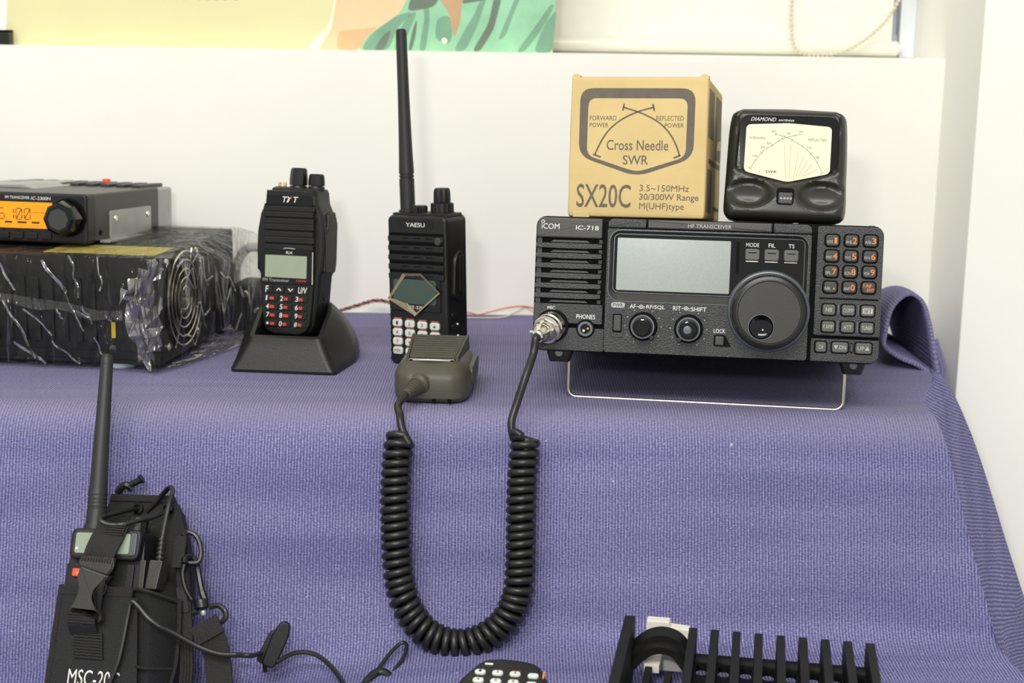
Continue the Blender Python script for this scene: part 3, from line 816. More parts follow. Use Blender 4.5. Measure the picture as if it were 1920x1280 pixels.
MB().lathe([(1.4, 0), (1.4, 3)], n=10, X=XL @ Matrix.Translation((-6.5, 17, 3)) @ Matrix.Rotation(math.pi / 2, 4, 'Z')).build('clamp_screw', 'chrome', pg)
MB().lathe([(1.2, 0), (1.2, 3)], n=10, X=XL @ Matrix.Translation((8.6, 12, -2)) @ Matrix.Rotation(-math.pi / 2, 4, 'Z')).build('clamp_screw', 'chrome', pg)

# ================================================================== cardboard carton on the radio
cb = thing('cardboard_box', 'worn kraft cardboard carton printed SX20C standing on the radio', 'box', (.0858, .0237, .1303), rot(-.225, -.14, -.0194))
mb = MB()
W2, D2, H2 = 48.8, 112, 99
def cbo(z, d, bl=0.): return [(x + noise.noise((x, y, z * .05)) * .5, y + noise.noise((y, x, z * .05)) * .4, z) for x, y in rrect(-W2 + d, d, W2 - d, D2 - d, 1.6, 3)]
mb.loft([cbo(z, d) for z, d in ((0, 1.2), (1, .4), (3, 0), (20, 0), (40, 0), (60, 0), (80, 0), (96, .1), (98.2, .5), (99, 1.4))])
mb.build('carton', 'card', cb, sharp=50)
for x in (-45.5, 45.6):
    mb = MB(); mb.loft([[(x + dx * k, 3 + dy * k, z) for dx, dy in ((-3, -2.4), (3, -2.4), (3.4, 3), (-3.2, 3))] for z, k in ((97.5, 1), (100, .9), (101.2, .4))]); mb.build('frayed_corner', 'card', cb)
MB().box(-46, 46, 6, 106, 98.7, 99.4).build('top_flap', 'card', cb)
mb = MB(); mb.loft([[(x, y, z) for x, y in rrect(-45, -.5, -33, 1.5, .6)] for z in (-.2, 3.2)]); mb.build('torn_edge', 'card', cb)
ho = smooth_poly([(-42, 43), (0, 29.0), (39.6, 42.5), (39.8, 91), (-42, 91)], 9.5, 5)
hi = smooth_poly([(-36.2, 43.6), (0, 32.2), (34.2, 43.2), (34.4, 84), (-36, 84)], 6, 5)
mb = MB(); mb.ring(ho, hi, -.12, .4); mb.build('printed_frame', 'cardink', cb)
def arc(pts): return spline([(x, -.06, z) for x, z in pts], 6)
AL = [(-30.3, 44.3), (-27, 51.7), (-22.9, 58.7), (-17.6, 64.7), (-10.1, 70.1), (-.5, 74.5), (10.8, 77.8)]
ARR = [(30, 43.8), (27.3, 51.2), (22.7, 59.2), (16, 66.1), (8.3, 70.8), (-.5, 74.5), (-10.9, 77.6)]
for A, t0, t1 in ((AL, ((-31.6, 44.4), (-26, 42.4)), ((9.9, 80), (11.2, 75.2))), (ARR, ((25.8, 42.4), (30.6, 44.4)), ((-10.4, 80), (-11.3, 75.3)))):
    mb = MB(); mb.tube(arc(A), 0, flat=(.55, .1), up=(0, 1, 0))
    for t in (t0, t1): mb.tube([(x, -.06, z) for x, z in t], 0, flat=(.6, .1), up=(0, 1, 0))
    mb.build('needle_arc', 'cardink', cb)
for s, a in (('FORWARD', (-34.7, 68.3, -15.6, 71.6)), ('POWER', (-34.6, 63.5, -21.2, 66.6)), ('REFLECTED', (12.7, 68.5, 32.1, 71.8)), ('POWER', (18.8, 63.6, 32.3, 66.7)),
             ('Cross Needle', (-22, 47.5, 21.8, 54.8)), ('SWR', (-10.2, 37.4, 7.9, 44.0)),
             ('3.5~150MHz', (2.4, 18.9, 37.3, 23.4)), ('30/300W Range', (2.4, 11.4, 44.3, 17.2)), ('M(UHF)type', (2.6, 4.9, 34.2, 10.8))):
    text(s, *a, -.12, 'cardink', cb)
text('SX20C', -42.6, 6.9, -3.7, 23.3, -.12, 'cardink', cb)
# print on the right side of the carton
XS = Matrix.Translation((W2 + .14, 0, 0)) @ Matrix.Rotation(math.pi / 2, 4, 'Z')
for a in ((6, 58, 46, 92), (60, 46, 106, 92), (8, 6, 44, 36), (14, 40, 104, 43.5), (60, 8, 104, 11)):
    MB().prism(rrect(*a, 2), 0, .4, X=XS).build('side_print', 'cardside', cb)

# ================================================================== cross needle meter
me_ = thing('power_meter', 'black cross needle meter with cream scale standing on the radio', 'meter', (.1903, .022, .1289), rot(-.16, -.14, .01))
OUT = smooth_poly([(-42.6, 0), (42.8, 0), (42.4, 40), (41.3, 66), (39.5, 79), (0, 80.6), (-39.2, 79), (-41.4, 66), (-42, 40)], 9, 6)
CX, CZ = 0, 40
NR = 26
def sst(a, b, x):
    t = min(1, max(0, (x - a) / (b - a))); return t * t * (3 - 2 * t)
def my(x, z, s):
    y = 0.
    if s > .86:
        k = (s - .86) / .14; y += 11 * (1 - math.sqrt(max(0, 1 - k * k)))
    chin = 1 - sst(14, 33, z - .0)
    y -= 9.5 * chin
    # scooped hollows either side of the switch
    for sx in (-1, 1):
        dx = (x - sx * 25.5) / 15.5; dz = (z - 19.5) / 9.0
        d = dx * dx + dz * dz
        if d < 1.6: y += 6.5 * (1 - sst(.45, 1.5, d))
    ax, az = abs(x) / 34.5, 1
    vz = 27 + abs(x) / 34.5 * 10
    inside = sst(35.6, 33.8, 0) 
    if abs(x) < 36 and z > vz - 2 and z < 77:
        y += 2.6 * sst(0, 2, z - vz + 2) * sst(0, 1.6, 36 - abs(x)) * sst(0, 1.6, 77 - z)
    return y
rings = []
for j in range(NR):
    s = 1 - (j / (NR - 1)) ** 1.0 * .97
    rings.append([(CX + (x - CX) * s, 0, CZ + (z - CZ) * s) for x, z in OUT])
mb = MB(); N0 = len(OUT)
# rectangular front surface sampled densely, mapped into the outline
G = 56; gv = []
import bisect
def half(z):
    xs_ = []
    n = len(OUT)
    for i in range(n):
        a, b = OUT[i], OUT[(i + 1) % n]
        if (a[1] - z) * (b[1] - z) <= 0 and abs(a[1] - b[1]) > 1e-9:
            t = (z - a[1]) / (b[1] - a[1]); xs_.append(a[0] + (b[0] - a[0]) * t)
    return (min(xs_), max(xs_)) if len(xs_) > 1 else (0, 0)
zmax = max(p[1] for p in OUT); vs = []; fs = []
for j in range(G + 1):
    tz = j / G; tz = .5 - .5 * math.cos(math.pi * tz) if False else tz
    z = .02 + (zmax - .04) * tz
    a, b = half(z)
    for i in range(G + 1):
        x = a + (b - a) * i / G
        e = min((x - a), (b - x)); e2 = min(z, zmax - z); e = min(e, e2 * 1.0)
        s = 1 - .14 * min(1, max(0, e) / 7.5)
        vs.append((x, my(x, z, s), z))
for j in range(G):
    for i in range(G):
        p = j * (G + 1) + i; fs.append((p, p + 1, p + G + 2, p + G + 1))
mb.add(vs, fs)
# the sides and back
edge = [j * (G + 1) for j in range(0, 1)]
per_ = [(i) for i in range(G + 1)] + [j * (G + 1) + G for j in range(1, G + 1)] + [G * (G + 1) + i for i in range(G - 1, -1, -1)] + [j * (G + 1) for j in range(G - 1, 0, -1)]
k0 = len(mb.v); n = len(per_)
for p in per_: q = mb.v[p]; mb.v.append(Vector((q.x, 62, q.z)))
for i in range(n):
    a, b = per_[i], per_[(i + 1) % n]; mb.f.append((a, k0 + i, k0 + (i + 1) % n, b))
mb.f.append(tuple(k0 + i for i in reversed(range(n))))
mb.build('housing', 'meter', me_, sharp=50, merge=1e-6)
po = smooth_poly([(-34, 37.3), (0, 26.4), (35, 37.0), (34.8, 75.6), (-34.2, 75.2)], 8, 5)
wi_ = smooth_poly([(-29.6, 35.0), (1, 28.4), (30.3, 35.4), (30.0, 68.0), (0, 69.8), (-29.4, 68.0)], 3.2, 4)
pn = MB().prism(po, 1.0, 5, .5).build('scale_panel', 'gloss', me_)
MB().prism(wi_, .78, 1.4, .12).build('scale', 'cream', pn)
text('DIAMOND', -26.6, 70.7, -9.4, 73.3, .9, 'white', pn, shear=.35, bold=.01); text('ANTENNA', -7.6, 70.9, 3.6, 72.3, .9, 'white', pn, shear=.3, bold=.006)
text('FORWARD', -26.7, 57.8, -15.6, 59.6, .7, 'faint', pn); text('REFLECTED', 14.1, 57.8, 27, 59.6, .7, 'faint', pn); text('SWR', -14.4, 34.4, -6.6, 36.3, .7, 'ink', pn, bold=.006)
for A in ([(-25.1, 37.2), (-20.8, 44.6), (-15.9, 50.5), (-11.7, 53.3), (-6.5, 56.9), (-2.4, 59.4), (9, 62.4)], [(25.2, 35.6), (19.9, 44.9), (13.7, 51.5), (4.6, 57.2), (-2.5, 60.4), (-9.5, 61.9)]):
    mb = MB(); P_ = spline([(x, .72, z) for x, z in A], 5); mb.tube(P_, 0, flat=(.16, .05), up=(0, 1, 0))
    for i in range(0, len(P_) - 1, 4):
        t = (P_[i + 1] - P_[i]).normalized(); nn = Vector((-t.z, 0, t.x)); L_ = 1.5 if i % 8 == 0 else .8
        mb.tube([P_[i] - nn * L_, P_[i] + nn * L_], 0, flat=(.14, .05), up=(0, 1, 0))
    mb.build('scale_arc', 'faint', pn)
for s, x, z in (('300', -10.5, 63.6), ('200', 0, 62.5), ('300', 8.5, 64), ('10', -22.5, 46), ('20', -17.4, 52.4), ('30', -13.6, 55.2), ('10', 14.8, 53), ('5', 21, 46.4)):
    text(s, x - 1.3, z - .7, x + 1.6, z + .8, .7, 'faint', pn)
for a, b in (((-2.3, 54.5), (0, 30.8)), ((2.3, 54.6), (2.3, 30.9)), ((7.8, 49.5), (5.4, 31)), ((11.6, 47.1), (6.8, 31.8)), ((14.6, 44.5), (8.6, 32.3)), ((17.6, 41.5), (10.9, 32.8)), ((21, 38), (12.5, 33.2))):
    MB().tube([(a[0], .72, a[1]), (b[0], .72, b[1])], 0, flat=(.16, .05), up=(0, 1, 0)).build('swr_line', 'faintr', pn)
sw = MB().prism(rrect(-5.8, 12, 6.3, 24, 2.2), -9.9, 0, .6).build('switch_recess', 'dark', me_)
MB().prism(rrect(-4.6, 12.6, 5.4, 20.6, 1), -12.6, -5, 1).build('slide_switch', 'key', sw)
for i in range(4):
    MB().prism(smooth_poly([(-3.6 + 2.2 * i, 16.5), (-2.5 + 2.2 * i, 15.6), (-1.5 + 2.2 * i, 16.5), (-2.5 + 2.2 * i, 17.4)], .2), -12.75, -12.4).build('switch_dot', 'grey', sw)
MB().box(-.6, 1.4, -.4, 1.5, 25.2, 26.2, .2).build('zero_screw', 'chrome', me_)
# ================================================================== handheld in its charging cradle
cr = thing('charging_cradle', 'black desktop charging cradle holding the stubby handheld radio', 'charger', (-.1747, .0803, .0002), rot(-.10))
def plan_c(w0, y0, w1, y1, r_):
    ym = y0 + (y1 - y0) * .5
    return smooth_poly([(-w0, y0), (w0, y0), (w1, ym), (w1 - 3, y1 - 20), (w1 - 18, y1), (-w1 + 18, y1), (-w1 + 3, y1 - 20), (-w1, ym)], r_, 4)
def zc(y, f, b): return f + (b - f) * min(1, max(0, (y - 8) / 45.))
outer = []
for t in (0, .04, .2, .4, .6, .8, .92, 1):
    w0 = 41.5 - 13.5 * t ** .9; y0 = 0 + 9.5 * t; w1 = 47 - 18 * t ** 2.0; y1 = 100 - 22 * t ** 2.0
    o_ = plan_c(w0, y0, w1, y1, 5)
    if t == 0: o_ = inset(o_, .8)
    outer.append([(x, y, (0 if t == 0 else 1.2 + t * (zc(y, 25, 46) - 1.2))) for x, y in o_])
top_o = plan_c(28, 9.5, 29, 78, 5)
inn = []
for d, dz in ((3, 0), (3.4, -1), (4.5, -18)):
    ii = inset(top_o, d); inn.append([(x, y, max(6, zc(y, 25, 46) + dz) if dz > -10 else 7.) for x, y in ii])
mb = MB(); mb.loft([r[::1] for r in (outer + inn)][::-1], True, True)
mb.build('cradle_shell', 'black', cr, sharp=32)
MB().lathe([(1.3, 0), (1.7, .6), (1.7, 2)], n=14, X=Matrix.Translation((7, 10.6, 21.5)) @ Matrix.Rotation(-.3, 4, 'X')).build('status_lamp', 'milk', cr)
MB().prism(smooth_poly([(-21, 8), (-15, 8), (-16.5, 14), (-20.5, 14)], 1), 0, 2, .4, X=Matrix.Translation((0, 14.5, 8))).build('contact_block', 'milk', cr)

ty = thing('handheld_radio', 'black handheld radio with green display seated in the charging cradle', 'radio', (-.1761, .1128, .0232), rot(-.335, -.12, -.0183))
def sym(pts, cx=0): return [(cx + w_, z) for w_, z in pts] + [(cx - w_, z) for w_, z in reversed(pts)]
bo = sym([(14, .2), (19.5, 3), (22.5, 9), (24.6, 25), (26, 47), (28.8, 53), (29.5, 66), (29.3, 81), (27, 95), (22.6, 104), (21.5, 113)], -1)
MB().prism(bo, 3, 29, 4, 3, back=3).build('body', 'black', ty, sharp=28)
for s in (-1, 1):                     # rubber side grips
    o_ = smooth_poly([(6, 50), (25, 50), (27, 58), (27, 88), (22, 98), (12, 96), (10, 84), (6, 80)], 2, 3)
    X = Matrix.Translation((-1 + s * 28.2, 0, 0)) @ Matrix.Rotation(s * math.pi / 2, 4, 'Z') @ Matrix.Scale(-1 if s < 0 else 1, 4, (1, 0, 0))
    X = Matrix.Translation((-1 + s * 27.6, 0, 0)) @ (Matrix.Rotation(math.pi / 2, 4, 'Z') if s > 0 else Matrix.Rotation(math.pi / 2, 4, 'Z'))
    MB().prism(o_, -2 if s > 0 else -3, 3 if s > 0 else 2, .9, back=.9, X=X).build('side_grip', 'rubber', ty)
fo_ = sym([(11, .8), (17, 3.4), (20.5, 9), (22, 26), (22.8, 45), (22.4, 75), (21, 95), (19.8, 113)], -1)
MB().prism(fo_, 0, 6, 1.6, 3).build('face_plate', 'black', ty, sharp=28)
MB().prism(rrect(-19.8, 101.4, 20.4, 108.8, 1), -.5, 2, .3).build('logo_plate', 'gloss', ty)
text('T', -7, 103.7, -3, 108.1, -.6, 'white', ty, shear=.25, bold=.006); text('T', 2.2, 103.7, 6.4, 108.1, -.6, 'white', ty, shear=.25, bold=.006)
mb = MB(); mb.prism([(-2.8, 103.7), (-1.2, 103.7), (.9, 107.4), (-.6, 107.4)], -.62, -.4); mb.build('logo_stroke', 'white', ty)
mb = MB(); mb.prism([(-2.0, 108.1), (-.7, 108.1), (.2, 106.0), (-.4, 105.2)][::-1], -.62, -.4); mb.build('logo_stroke', 'white', ty)
mb = MB(); mb.prism([(.5, 106.6), (1.4, 106.6), (2.1, 108.4), (1.0, 108.4)], -.62, -.4); mb.build('logo_stroke', 'red', ty)
for i, zt in enumerate((101, 91.4, 81.4, 71.2)):
    MB().prism(rrect(-22.2 + .3 * i, zt - 4.6, 21.2, zt, .5), -1.2, 2, .7).build('grille_bar', 'black', ty)
    MB().box(-22 + .3 * i, 21.2, -.15, .8, zt + .1, zt + 1.2).build('grille_slot', 'dark', ty)
    MB().box(-21.5 + .3 * i, 20.8, -.5, .8, zt - 5.6, zt - 4.8, .2).build('grille_slot', 'olive', ty)
pn = MB().prism(rrect(-23.6, 40.2, 21.4, 67.6, (1, 1, 3, 3)), -.9, 3, .5).build('display_panel', 'gloss', ty)
MB().prism(rrect(-19.6, 45.3, 16.4, 62.6, .6), -1.05, 0).build('display', 'lcdg', pn)
MB().tube([(21.2, -.9, 66), (21.4, -.9, 41)], .5, 6).build('chrome_edge', 'chrome', pn)
MB().tube(spline([(-4, -.9, 67.8), (0, -1.2, 68.2), (6, -.9, 67.8)], 4), .5, 6).build('chrome_edge', 'chrome', pn)
text('FM Transceiver', -21.4, 42.0, 1.6, 44.3, -1.0, 'grey', pn); text('10W', 8, 42.4, 16.8, 44.2, -1.0, 'red', pn, bold=.003)
text('RX', -1.6, 63.8, 4, 65.8, -1.0, 'white', pn)
def tkey(x0, z0, x1, z1, a, m1='white', red=None):
    k = MB().prism(rrect(x0, z0, x1, z1, .9), -1.1, 2, .6).build('key', 'black', ty)
    if a == '^': MB().tube([(x0 + 2.4, -1.2, z0 + 2), ((x0 + x1) / 2, -1.2, z0 + 3.8), (x1 - 2.4, -1.2, z0 + 2)], .55, 5).build('lettering', m1, k)
    elif a == 'v': MB().tube([(x0 + 2.4, -1.2, z0 + 3.8), ((x0 + x1) / 2, -1.2, z0 + 2), (x1 - 2.4, -1.2, z0 + 3.8)], .55, 5).build('lettering', m1, k)
    elif a == '*': MB().lathe([(1, -1.25), (1.1, -1)], x0 + 1.6, (z0 + z1) / 2, 12).build('lettering', m1, k)
    else:
        w_ = {1: 2.5}.get(len(a), 7.4)
        if a == '1': w_ = 1.2
        text(a, x0 + .5, z0 + .5, x0 + .5 + w_, z1 - .5, -1.2, m1, k, bold=.008, shear=.1)
    if red: MB().prism(rrect(x0 + 3.8, z0 + 1.2, x0 + 3.8 + red * .8, z1 - 1.5, .3), -1.2, -1).build('legend', 'red', k)
for x0, x1, a in ((-19.4, -13.2, 'F'), (-11.4, -2.8, '^'), (-1.2, 7.4, 'v'), (9, 18.4, 'U/V')): tkey(x0, 33, x1, 39, a)
for r_, row in enumerate((('1', '2', '3'), ('4', '5', '6'), ('7', '8', '9'), ('*', '0', '#'))):
    for c_, a in enumerate(row):
        x0 = (-18.9, -6.4, 6.8)[c_] + (.3 * r_ if c_ == 0 else -.2 * r_); z0 = 26.6 - 6.6 * r_
        tkey(x0, z0, x0 + 10.6, z0 + 4.9, a, red=(4.9, 4.2, 4.0)[c_] + (1.4 if a == '8' else 0))
# top: deck, knobs, pins
MB().prism(smooth_poly([(-20.5, 111), (20, 111), (20, 115), (-19, 115.4)], 1.5), 6, 27, 1.5, back=1.5).build('top_deck', 'black', ty)
def hknob(par, x, y, z0, r0, r1, h_, n_=10, name='knob', m='knob'):
    X = Matrix.Translation((x, y, z0)) @ Matrix.Rotation(math.pi / 2, 4, 'X')
    return MB().lathe([(r0 * .55, 0), (r0 * .6, 1.6), (r0, 2), (r0, h_ * .45), (r1, h_ - 1.2), (r1 * .85, h_)], n=n_, X=X).build(name, m, par, sharp=25)
for x, y, r0, r1, h_ in ((-.5, 15, 7.2, 6.4, 15.4), (15, 15, 6.6, 6.0, 11)):
    MB().lathe([(r0 * .95, 0), (r0 * 1.05, 3)], n=24, X=Matrix.Translation((x, y, 117)) @ Matrix.Rotation(-math.pi / 2, 4, 'X')).build('knob_collar', 'black', ty)
    hknob(ty, x, y, 115.5, r0, r1, h_)
for dx in (-2.6, 2.0): MB().lathe([(.9, 0), (1.1, .6), (1.1, 6)], n=12, X=Matrix.Translation((-16 + dx, 18, 119.5)) @ Matrix.Rotation(-math.pi / 2, 4, 'X')).build('antenna_pin', 'gold', ty)
MB().lathe([(5, 0), (6, .6), (6, 3)], n=24, X=Matrix.Translation((-16, 18, 116.2)) @ Matrix.Rotation(-math.pi / 2, 4, 'X')).build('antenna_socket', 'black', ty)
for i, (y, z) in enumerate(((14, 32), (15, 28), (14, 24), (15, 20))):
    MB().box(23.2, 24.4, y, y + 1.4, z, z + 2.4, .2).build('side_slot', 'gloss', ty)

# ================================================================== handheld with long antenna
ya = thing('handheld_radio', 'black handheld radio with tall antenna and peeling film behind the microphone', 'radio', (-.0728, .112, .0006), rot(-.5, -.02, -.04))
bo = rrect(-26.6, 0, 27.4, 117.8, (5, 5, 4.5, 4.5), 5)
MB().prism(bo, 0, 31, 3, 3, back=2).build('body', 'black', ya, sharp=30)
MB().prism(smooth_poly([(-29.5, 62), (-26, 58), (-26, 112), (-29.5, 108)], 1.5), 6, 20, 1).build('side_key_strip', 'rubber', ya)
lp = MB().prism(rrect(-17.2, 108.0, 15.6, 114.8, .6), -.25, .5).build('logo_plate', 'gloss', ya)
text('YAESU', -8.9, 109.2, 8.2, 112.4, -.34, 'white', ya, bold=.006)
for i in range(5):
    z = 102.2 - 7.3 * i
    MB().prism(rrect(-25.6, z - 4.7, 25.4, z, 1), -1.3, 1, .9).build('grille_bar', 'black', ya)
    MB().box(-25, 25, -.25, .4, z + .2, z + 2.2).build('grille_slot', 'dark', ya)
    for x in (-12.5, -1.5, 9.5):
        MB().box(x, x + 6, -1.5, -.8, z - 2.1, z - 1.4, .1).build('bar_notch', 'dark', ya)
MB().lathe([(2.6, -1.9), (3.1, -1.4), (3.1, 0)], 20.2, 98.6, 18).build('indicator_lens', 'key', ya)
dp = MB().prism(rrect(-25.2, 43.4, 21.8, 73.6, 2), -.9, 1, .5).build('display_panel', 'gloss', ya)
MB().prism(rrect(-21.2, 49.2, 17.8, 68.4, 2.5), -1.0, 0).build('display', 'lcdd', dp)
text('FT-270', -6.5, 45.4, 6, 47.8, -1.0, 'white', dp)
# peeling protective film: frame with a fold-over at the lower left
fo_ = [(-26.4, 52.6), (-11, 48.6), (-9.6, 49.8), (-.4, 40), (22.4, 59), (5.4, 73.6), (-11, 73)]
fi_ = [(-23.6, 52.9), (-11.4, 49.8), (-8.6, 49.6), (-.2, 42.6), (19.6, 58.8), (4.4, 71.4), (-9.8, 71)]
A = [(x, -1.6 - 2.2 * abs(math.sin(i * 1.7)), z) for i, (x, z) in enumerate(fo_)]; B = [(x, -1.5, z) for x, z in fi_]
mb = MB(); n = len(A)
mb.add(A + B + [(x, y + .5, z) for x, y, z in A] + [(x, y + .4, z) for x, y, z in B], [])
for i in range(n):
    j = (i + 1) % n
    mb.f += [(i, j, n + j, n + i), (2 * n + i, 3 * n + i, 3 * n + j, 2 * n + j), (i, 2 * n + i, 2 * n + j, j), (n + i, n + j, 3 * n + j, 3 * n + i)]
mb.build('peeling_film', 'film', ya, sharp=20)
MB().loft([[(x, y, z) for x, y, z in ((-26, -2.6, 52.6), (-9.8, -3.6, 49.8), (-.6, -3.2, 40.4), (-12, -3.4, 46))], [(x, y, z) for x, y, z in ((-26, -2.2, 52.8), (-9.8, -3.2, 50), (-.6, -2.8, 40.8), (-12, -3, 46.4))]]).build('folded_film', 'film', ya)
leg = (('1', '2', '3', 'up'), ('4', '5', '6', 'dn'), ('7', '8', '9', ''), ('MON', '0', '', ''))
for r_, row in enumerate(leg):
    for c_, a in enumerate(row):
        x0 = -22.8 + 11.45 * c_; z0 = 30.7 - 7.35 * r_ - .35 * c_
        k = MB().prism(rrect(x0, z0, x0 + 8.8, z0 + 5.8, 1.8), -1.5, 1, .8, 3).build('key', 'keyw', ya)
        if a == 'up': MB().prism([(x0 + 3.2, z0 + 2), (x0 + 5.8, z0 + 2), (x0 + 4.5, z0 + 4)], -1.6, -1.4).build('lettering', 'black', k)
        elif a == 'dn': MB().prism([(x0 + 5.8, z0 + 4), (x0 + 3.2, z0 + 4), (x0 + 4.5, z0 + 2)], -1.6, -1.4).build('lettering', 'black', k)
        elif a: text(a, x0 + (3.6 if len(a) == 1 else 1.6), z0 + 1.5, x0 + (5.4 if len(a) == 1 else 7.2), z0 + 4.3, -1.58, 'black', k)
        MB().box(x0 + 1.0, x0 + 7.8, -.3, .2, z0 + 5.95, z0 + 7.0).build('legend', 'legend', k)
# right side: rocker cover and screws
XR_ = Matrix.Translation((27.4, 0, 0)) @ Matrix.Rotation(math.pi / 2, 4, 'Z')
sc_ = MB().prism(smooth_poly([(7, 55), (19, 50), (22, 56), (22, 88), (16, 92), (9, 84)], 4, 4), -2.6, 1, 1.6, X=XR_).build('jack_cover', 'rubber', ya)
MB().prism(smooth_poly([(14, 58), (19, 56), (19, 86), (15, 88)], 2), -3.2, -1, .6, X=XR_).build('cover_ridge', 'black', sc_)
for z in (24, 33): MB().lathe([(1.1, -.9), (1.4, 0)], n=12, X=XR_ @ Matrix.Translation((15, 0, z))).build('side_screw', 'chrome', ya)
for i in range(6): MB().lathe([(1.8, 0), (1.8, 25)], n=12, X=Matrix.Translation((-26.0, 3, 4 + 7 * i))).build('grip_ridge', 'black', ya)
for z in (20, 29, 38): MB().prism(rrect(6, z, 13, z + 5, 2), -.8, 1, .6, X=XR_).build('grip_ridge', 'black', ya)
# top: antenna, channel knob, volume knob
UPX = lambda x, y, z: Matrix.Translation((x, y, z)) @ Matrix.Rotation(math.pi / 2, 4, 'X')
MB().prism(rrect(-24, 116, 26, 119.5, 1), 4, 27, 1, back=1).build('top_deck', 'black', ya)
MB().lathe([(7.2, 0), (7.2, 3), (6.4, 4)], n=28, X=UPX(-16.5, 15, 117.5)).build('antenna_socket', 'black', ya)
prof = [(5.6, 0), (5.9, 4), (5.9, 26), (5.4, 26.4), (5.4, 27.4), (5.9, 27.8), (5.9, 28.6), (5.4, 29), (5.4, 30), (5.9, 30.4), (5.9, 33)]
prof += [(5.9 - 1.4 * t ** .7, 33 + 60 * t) for t in (.2, .4, .6, .8, 1)] + [(4.3, 120), (4.2, 137), (3.8, 140), (2.6, 141)]
MB().lathe(prof, n=24, X=Matrix.Translation((-16.5, 15, 119)) @ Matrix.Rotation(-.02, 4, 'Y') @ Matrix.Rotation(math.pi / 2, 4, 'X')).build('antenna', 'ant', ya)
MB().lathe([(5.5, 0), (6, 1), (6, 5.4), (5, 6.4)], n=36, X=UPX(-4.5, 13, 118.5), ribs=1, ramp=.35).build('channel_knob', 'black', ya)
MB().lathe([(10.5, 0), (10.5, 1.5), (8, 2)], n=30, X=UPX(15, 15, 118.5)).build('knob_collar', 'black', ya)
MB().lathe([(8.6, 0), (8.8, 1), (8.6, 7.4), (7, 8)], n=36, X=UPX(15, 15, 119.5), ribs=1, ramp=.3).build('squelch_ring', 'black', ya)
MB().lathe([(5.6, 0), (6.4, 2), (6.2, 9), (5.6, 11.6), (4.6, 12.2)], n=28, X=UPX(15, 15, 126.5), ribs=1, ramp=.3).build('volume_knob', 'black', ya)

# ================================================================== stack at the left: power supply in film, mobile radio on top
PSM = rot(-.13)
ps = thing('power_supply', 'black power supply with fan grille wrapped in clear film', 'power supply', (-.267, .0825, .0002), PSM)
MB().prism(rrect(-300, 4, 0, 87.5, 2), 0, 178, 1.2, back=1).build('cabinet', 'psu', ps)
for i in range(22):
    x = -290 + 11.2 * i
    MB().prism(rrect(x, 20, x + 4.6, 70, 1.5), -2.5, 1, .6).build('front_rib', 'psu', ps)
MB().box(-300, 0, -1.5, .5, 8, 14, .4).build('front_lip', 'psu', ps)
MB().prism(rrect(-38.8, 24.5, -35.6, 36.6, .6), -.9, .3).build('sticker', 'sticker', ps)
for x in (-60, -280):
    MB().lathe([(13, 0), (12, 4.2)], n=24, X=Matrix.Translation((x + 23, 14, 4.3)) @ Matrix.Rotation(-math.pi / 2, 4, 'X')).build('foot', 'paleblue', ps)
    MB().lathe([(13, 0), (12, 4.2)], n=24, X=Matrix.Translation((x + 23, 160, 4.3)) @ Matrix.Rotation(-math.pi / 2, 4, 'X')).build('foot', 'paleblue', ps)
MB().box(-95, -6, 8, 52, 87.4, 87.8).build('top_label', 'ylabel', ps)
# fan on the right side
XF = Matrix.Rotation(math.pi / 2, 4, 'Z')
fan = MB().prism(circ(47, 49, 39, 40), -.4, 1, X=XF).build('fan_opening', 'dark', ps)
MB().lathe([(12, -1.2), (14, -.6), (14, .5)], 47, 49, 24, X=XF).build('fan_hub', 'black', fan)
for r_ in (9, 16, 23, 30, 37):
    MB().tube([(47 + r_ * math.cos(t * math.pi / 20), -3, 49 + r_ * math.sin(t * math.pi / 20)) for t in range(40)], .8, 6, closed=True, X=XF).build('grille_ring', 'chrome', ps)
for a in (60, 240):
    a = math.radians(a); MB().tube([(47 + 3 * math.cos(a), -2, 49 + 3 * math.sin(a)), (47 + 42 * math.cos(a), -2, 49 + 42 * math.sin(a))], .9, 6, X=XF).build('grille_spoke', 'chrome', ps)
for a, b in ((14, 16), (80, 16), (14, 82), (80, 82)): MB().lathe([(2, -2), (3, -1), (3, .5)], a, b, 16, X=XF).build('grille_screw', 'chrome', ps)
# rear: coiled mains lead and terminals showing behind
MB().tube([(14 + 18 * math.cos(t * .3), 196 + 3 * math.sin(t * .9), 46 + 24 * math.sin(t * .3)) for t in range(30)], 4.2, 8).build('mains_lead', 'grey', ps)
MB().prism(smooth_poly([(4, 2), (34, 2), (36, 30), (26, 44), (4, 44)], 8, 4), 150, 190, 4, back=3).build('rear_heat_sink', 'psu', ps)
for x, z in ((20, 36), (30, 22)): MB().lathe([(2.6, 0), (3.2, 1), (3.2, 5)], x, z, 14, X=Matrix.Translation((0, 145, 0))).build('terminal', 'chrome', ps)

